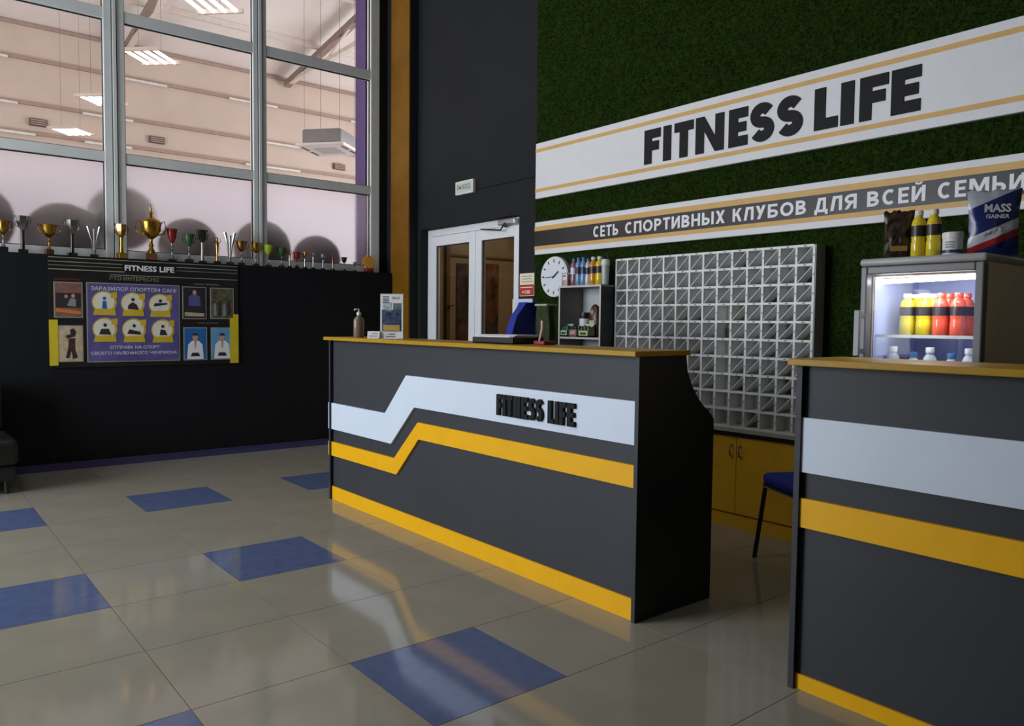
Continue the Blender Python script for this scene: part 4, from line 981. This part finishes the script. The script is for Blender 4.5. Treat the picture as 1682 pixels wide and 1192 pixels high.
for (a, b) in ((-.38, -.06), (.06, .38)):
    MB().box(a, b, -.46, -.40, -.006, 0).box(a, b, .40, .46, -.006, 0).build('louvre', M_vent, ac)
for a in (-.38, .38):
    for b in (-.38, .38): MB().tube([(a, b, .36), (a, b, 3.3)], .004, 5).build('hanger', M_vent, ac)

# ------------------------------------------------------------------ fridge on the second counter's desk and the goods on it
ds = thing('side_table', (3.28, 1.2, 0), 'grey low table behind the second counter under the fridge', 'table')
MB().box(2.985, 3.56, .7, 1.505, .73, .755).build('table_top', M_panel, ds)
for x in (3.02, 3.54):
    for y in (.73, 1.48): MB().box(x-.02, x+.02, y-.02, y+.02, 0, .73).build('leg', M_panel, ds)
FX, FY0, FY1, FZ0, FZ1, FD = 3.0, 1.082, 1.523, .755, 1.606, 3.47
fg = thing('display_fridge', (3.25, 1.305, FZ0), 'grey glass door display fridge lit inside, behind the second counter', 'fridge')
MB().box(FX+.045, FD, FY0, FY0+.03, FZ0, FZ1-.03).box(FX+.045, FD, FY1-.03, FY1, FZ0, FZ1-.03).box(FD-.03, FD, FY0+.03, FY1-.03, FZ0, FZ1-.03).box(FX+.045, FD, FY0+.03, FY1-.03, FZ0, FZ0+.08).box(FX+.045, FD, FY0+.03, FY1-.03, FZ1-.07, FZ1-.03).build('cabinet_body', M_fridgeside, fg)
lin_ = MB().box(FX+.05, FD-.032, FY0+.031, FY0+.034, FZ0+.08, FZ1-.07).box(FX+.05, FD-.032, FY1-.034, FY1-.031, FZ0+.08, FZ1-.07).box(FD-.035, FD-.032, FY0+.03, FY1-.03, FZ0+.08, FZ1-.07).box(FX+.05, FD-.032, FY0+.03, FY1-.03, FZ0+.081, FZ0+.084)
lin_.build('liner', M_fridgein, fg)
MB().rbox(FX+.0, FD, FY0-.008, FY1+.008, FZ1-.03, FZ1, .012).build('top_lid', mat('pale grey lid', C(168, 168, 168), .4), fg, smooth=True)
dr = MB().box(FX, FX+.043, FY0, FY0+.028, FZ0+.02, FZ1-.032).box(FX, FX+.043, FY1-.025, FY1, FZ0+.02, FZ1-.032).box(FX, FX+.043, FY0+.028, FY1-.025, FZ1-.062, FZ1-.032).box(FX, FX+.043, FY0+.028, FY1-.025, FZ0+.02, FZ0+.09).build('door', M_fridge, fg, bevel=.005)
MB().box(FX+.018, FX+.024, FY0+.028, FY1-.025, FZ0+.09, FZ1-.062).build('pane', M_fridgeglass, dr)
MB().box(FX-.05, FX-.036, FY1-.026, FY1-.002, 1.225, 1.405).box(FX-.038, FX, FY1-.024, FY1-.004, 1.235, 1.255).box(FX-.038, FX, FY1-.024, FY1-.004, 1.375, 1.395).build('handle', M_handle, dr, bevel=.003)
MB().tube([(FX+.075, FY0+.055, FZ1-.080), (FX+.075, FY1-.045, FZ1-.088)], .009, 10).build('lamp_tube', M_led, fg, smooth=True)
fl = bpy.data.lights.new('fridge_light', 'AREA'); fl.shape = 'RECTANGLE'; fl.size = .34; fl.size_y = .05; fl.energy = 1.3; fl.color = (.80, .87, 1)
flo = bpy.data.objects.new('fridge_light', fl); COL.objects.link(flo); flo.parent = fg; flo.location = (FX+.10-3.25, 0, FZ1-.10-FZ0); flo.rotation_euler = (0, math.radians(-25), math.radians(90))
flo.rotation_euler = (Vector((.25, 0, -.8))).to_track_quat('-Z', 'X').to_euler()
for z in (1.305, 1.05):
    s_ = MB()
    for k in range(11): s_.tube([(FX+.07, FY0+.05+k*.0325, z), (FD-.04, FY0+.05+k*.0325, z)], .0025, 5)
    s_.box(FX+.066, FX+.07, FY0+.035, FY1-.035, z-.006, z+.006).build('wire_shelf', M_lampwhite, fg)
for k in range(4):
    yy = 1.415-.063*k
    m_, nm = ((L_yellow, 'yellow'), (L_yellow, 'yellow'), (L_red, 'coral'), (L_red, 'coral'))[k]
    for r_, xx in enumerate((FX+.17, FX+.245)):
        lab = ('front' if r_ == 0 else 'rear')+' row '+nm+' drink bottle in the fridge, '+('left' if k % 2 == 0 else 'right')+' of its colour pair'
        bottle('fridge_bottle', (xx, yy, 1.308), .165, .028, m_, M_lab_d, m_ if k > 1 else M_cap_w, lab, group='drink bottles on the fridge shelf', labz=(.47, .68))
for k in range(5):
    bottle('water_bottle', (FX+.14+.02*(k % 2), 1.45-.07*k, 1.053), .21-.02*(k % 2), .027, L_clear, M_lab_w if k % 2 else M_lab_b, M_cap_b if k % 2 else M_cap_w,
           'pale water bottle on the lower fridge shelf, ' + ('leftmost of five', 'second from the left', 'middle one of five', 'second from the right', 'rightmost of five')[k], group='water bottles in the fridge')
# goods on top of the fridge
p = thing('snack_pouch', (3.12, 1.440, FZ1), 'dark brown crinkled pouch leaning left of the yellow bottles on the fridge', 'pouch', rz=math.radians(30)); local(p)
def pouch(h, wd, dp, t, mm, name='pouch_body', lean=0.0, seed=1, top=.12):
    rnd = random.Random(seed); mb_ = MB(); n = 12; k = 14
    for s in (1, -1):
        for j in range(k+1):
            v = j/k; thick = dp*math.sin(min(1, v*2.2)*PI/2)*(1-v)**.45 if v < 1 else 0
            for i in range(n+1):
                u = -1+2*i/n; edge = (1-u*u)**.5
                xx = s*thick*edge*(1+.18*rnd.uniform(-1, 1)) + lean*v*h
                mb_.v.append((xx-0, u*wd*(1-.08*math.sin(v*PI)+.06*v), v*h+.008*rnd.uniform(-1, 1)*(0 < v)))
    def id_(s, j, i): return s*(k+1)*(n+1)+j*(n+1)+i
    for s in (0, 1):
        for j in range(k):
            for i in range(n):
                q_ = (id_(s, j, i), id_(s, j, i+1), id_(s, j+1, i+1), id_(s, j+1, i)); mb_.f.append(q_ if s == 0 else q_[::-1])
    return mb_.build(name, mm, t, smooth=True)
pouch(.185, .052, .03, p, mat('dark gold pouch', C(58, 44, 34), .3, var=.9, scale=50), seed=2, lean=-.18)
MB().box(-.05, -.045, -.03, .03, .03, .05).build('print', mat('gold print', C(150, 120, 60), .4), p)
for k, yy in enumerate((1.352, 1.296)):
    bottle('drink_bottle', (3.10, yy, FZ1), .18, .026, L_yellow, M_lab_d, M_cap_w, ('left', 'right')[k]+' one of the two yellow drink bottles on the fridge', group='yellow bottles on the fridge', labz=(.45, .68))
jr = thing('supplement_jar', (3.10, 1.228, FZ1), 'small white jar with printed label on top of the fridge', 'jar'); local(jr)
MB().lathe([(.032, 0), (.034, .004), (.034, .065)], seg=24).build('body', M_cap_w, jr, smooth=True)
MB().lathe([(.036, .065), (.036, .085), (.032, .088)], seg=24).build('lid', M_cap_w, jr, smooth=True)
MB().lathe([(.0345, .010), (.0345, .022)], seg=24).build('label_band', M_lab_b, jr, smooth=True)
for k in range(3): MB().box(-.0352, -.034, -.014, .012, .03+.009*k, .034+.009*k).build('text_line', M_greyink, jr)
pb = thing('protein_bag', (3.16, 1.115, FZ1), 'large blue, white and red protein bag on the fridge', 'bag', rz=math.radians(36)); local(pb)
bagm = bpy.data.materials.new('blue white red bag film'); bagm.use_nodes = True
nt = bagm.node_tree; N = nt.nodes; Lk = nt.links; b = N['Principled BSDF']; b.inputs['Roughness'].default_value = .25
tc = N.new('ShaderNodeTexCoord'); sp = N.new('ShaderNodeSeparateXYZ'); Lk.new(tc.outputs['Object'], sp.inputs[0])
ad = N.new('ShaderNodeMath'); ad.operation = 'MULTIPLY_ADD'; ad.inputs[1].default_value = .45; Lk.new(sp.outputs['Y'], ad.inputs[0]); Lk.new(sp.outputs['Z'], ad.inputs[2])
mr = N.new('ShaderNodeMapRange'); mr.inputs[1].default_value = -.02; mr.inputs[2].default_value = .22; Lk.new(ad.outputs[0], mr.inputs[0])
rp = N.new('ShaderNodeValToRGB'); rp.color_ramp.interpolation = 'CONSTANT'; e = rp.color_ramp.elements
e[0].position = 0; e[0].color = C(34, 46, 104); e[1].position = .24; e[1].color = C(176, 40, 52)
for pz, cc in ((.34, C(206, 208, 218)), (.50, C(34, 46, 104)), (.93, C(190, 194, 206))): q_ = e.new(pz); q_.color = cc
Lk.new(mr.outputs[0], rp.inputs[0]); Lk.new(rp.outputs[0], b.inputs['Base Color'])
pouch(.235, .085, .045, pb, bagm, seed=4)
flat_text(MB(), 'MASS', .03, (.085, .03), lambda u, v: (-.050, .045-u, .15+v)).build('lettering', M_letter_w, pb)
flat_text(MB(), 'GAINER', .02, (.075, .015), lambda u, v: (-.052, .04-u, .128+v)).build('lettering', M_letter_w, pb)
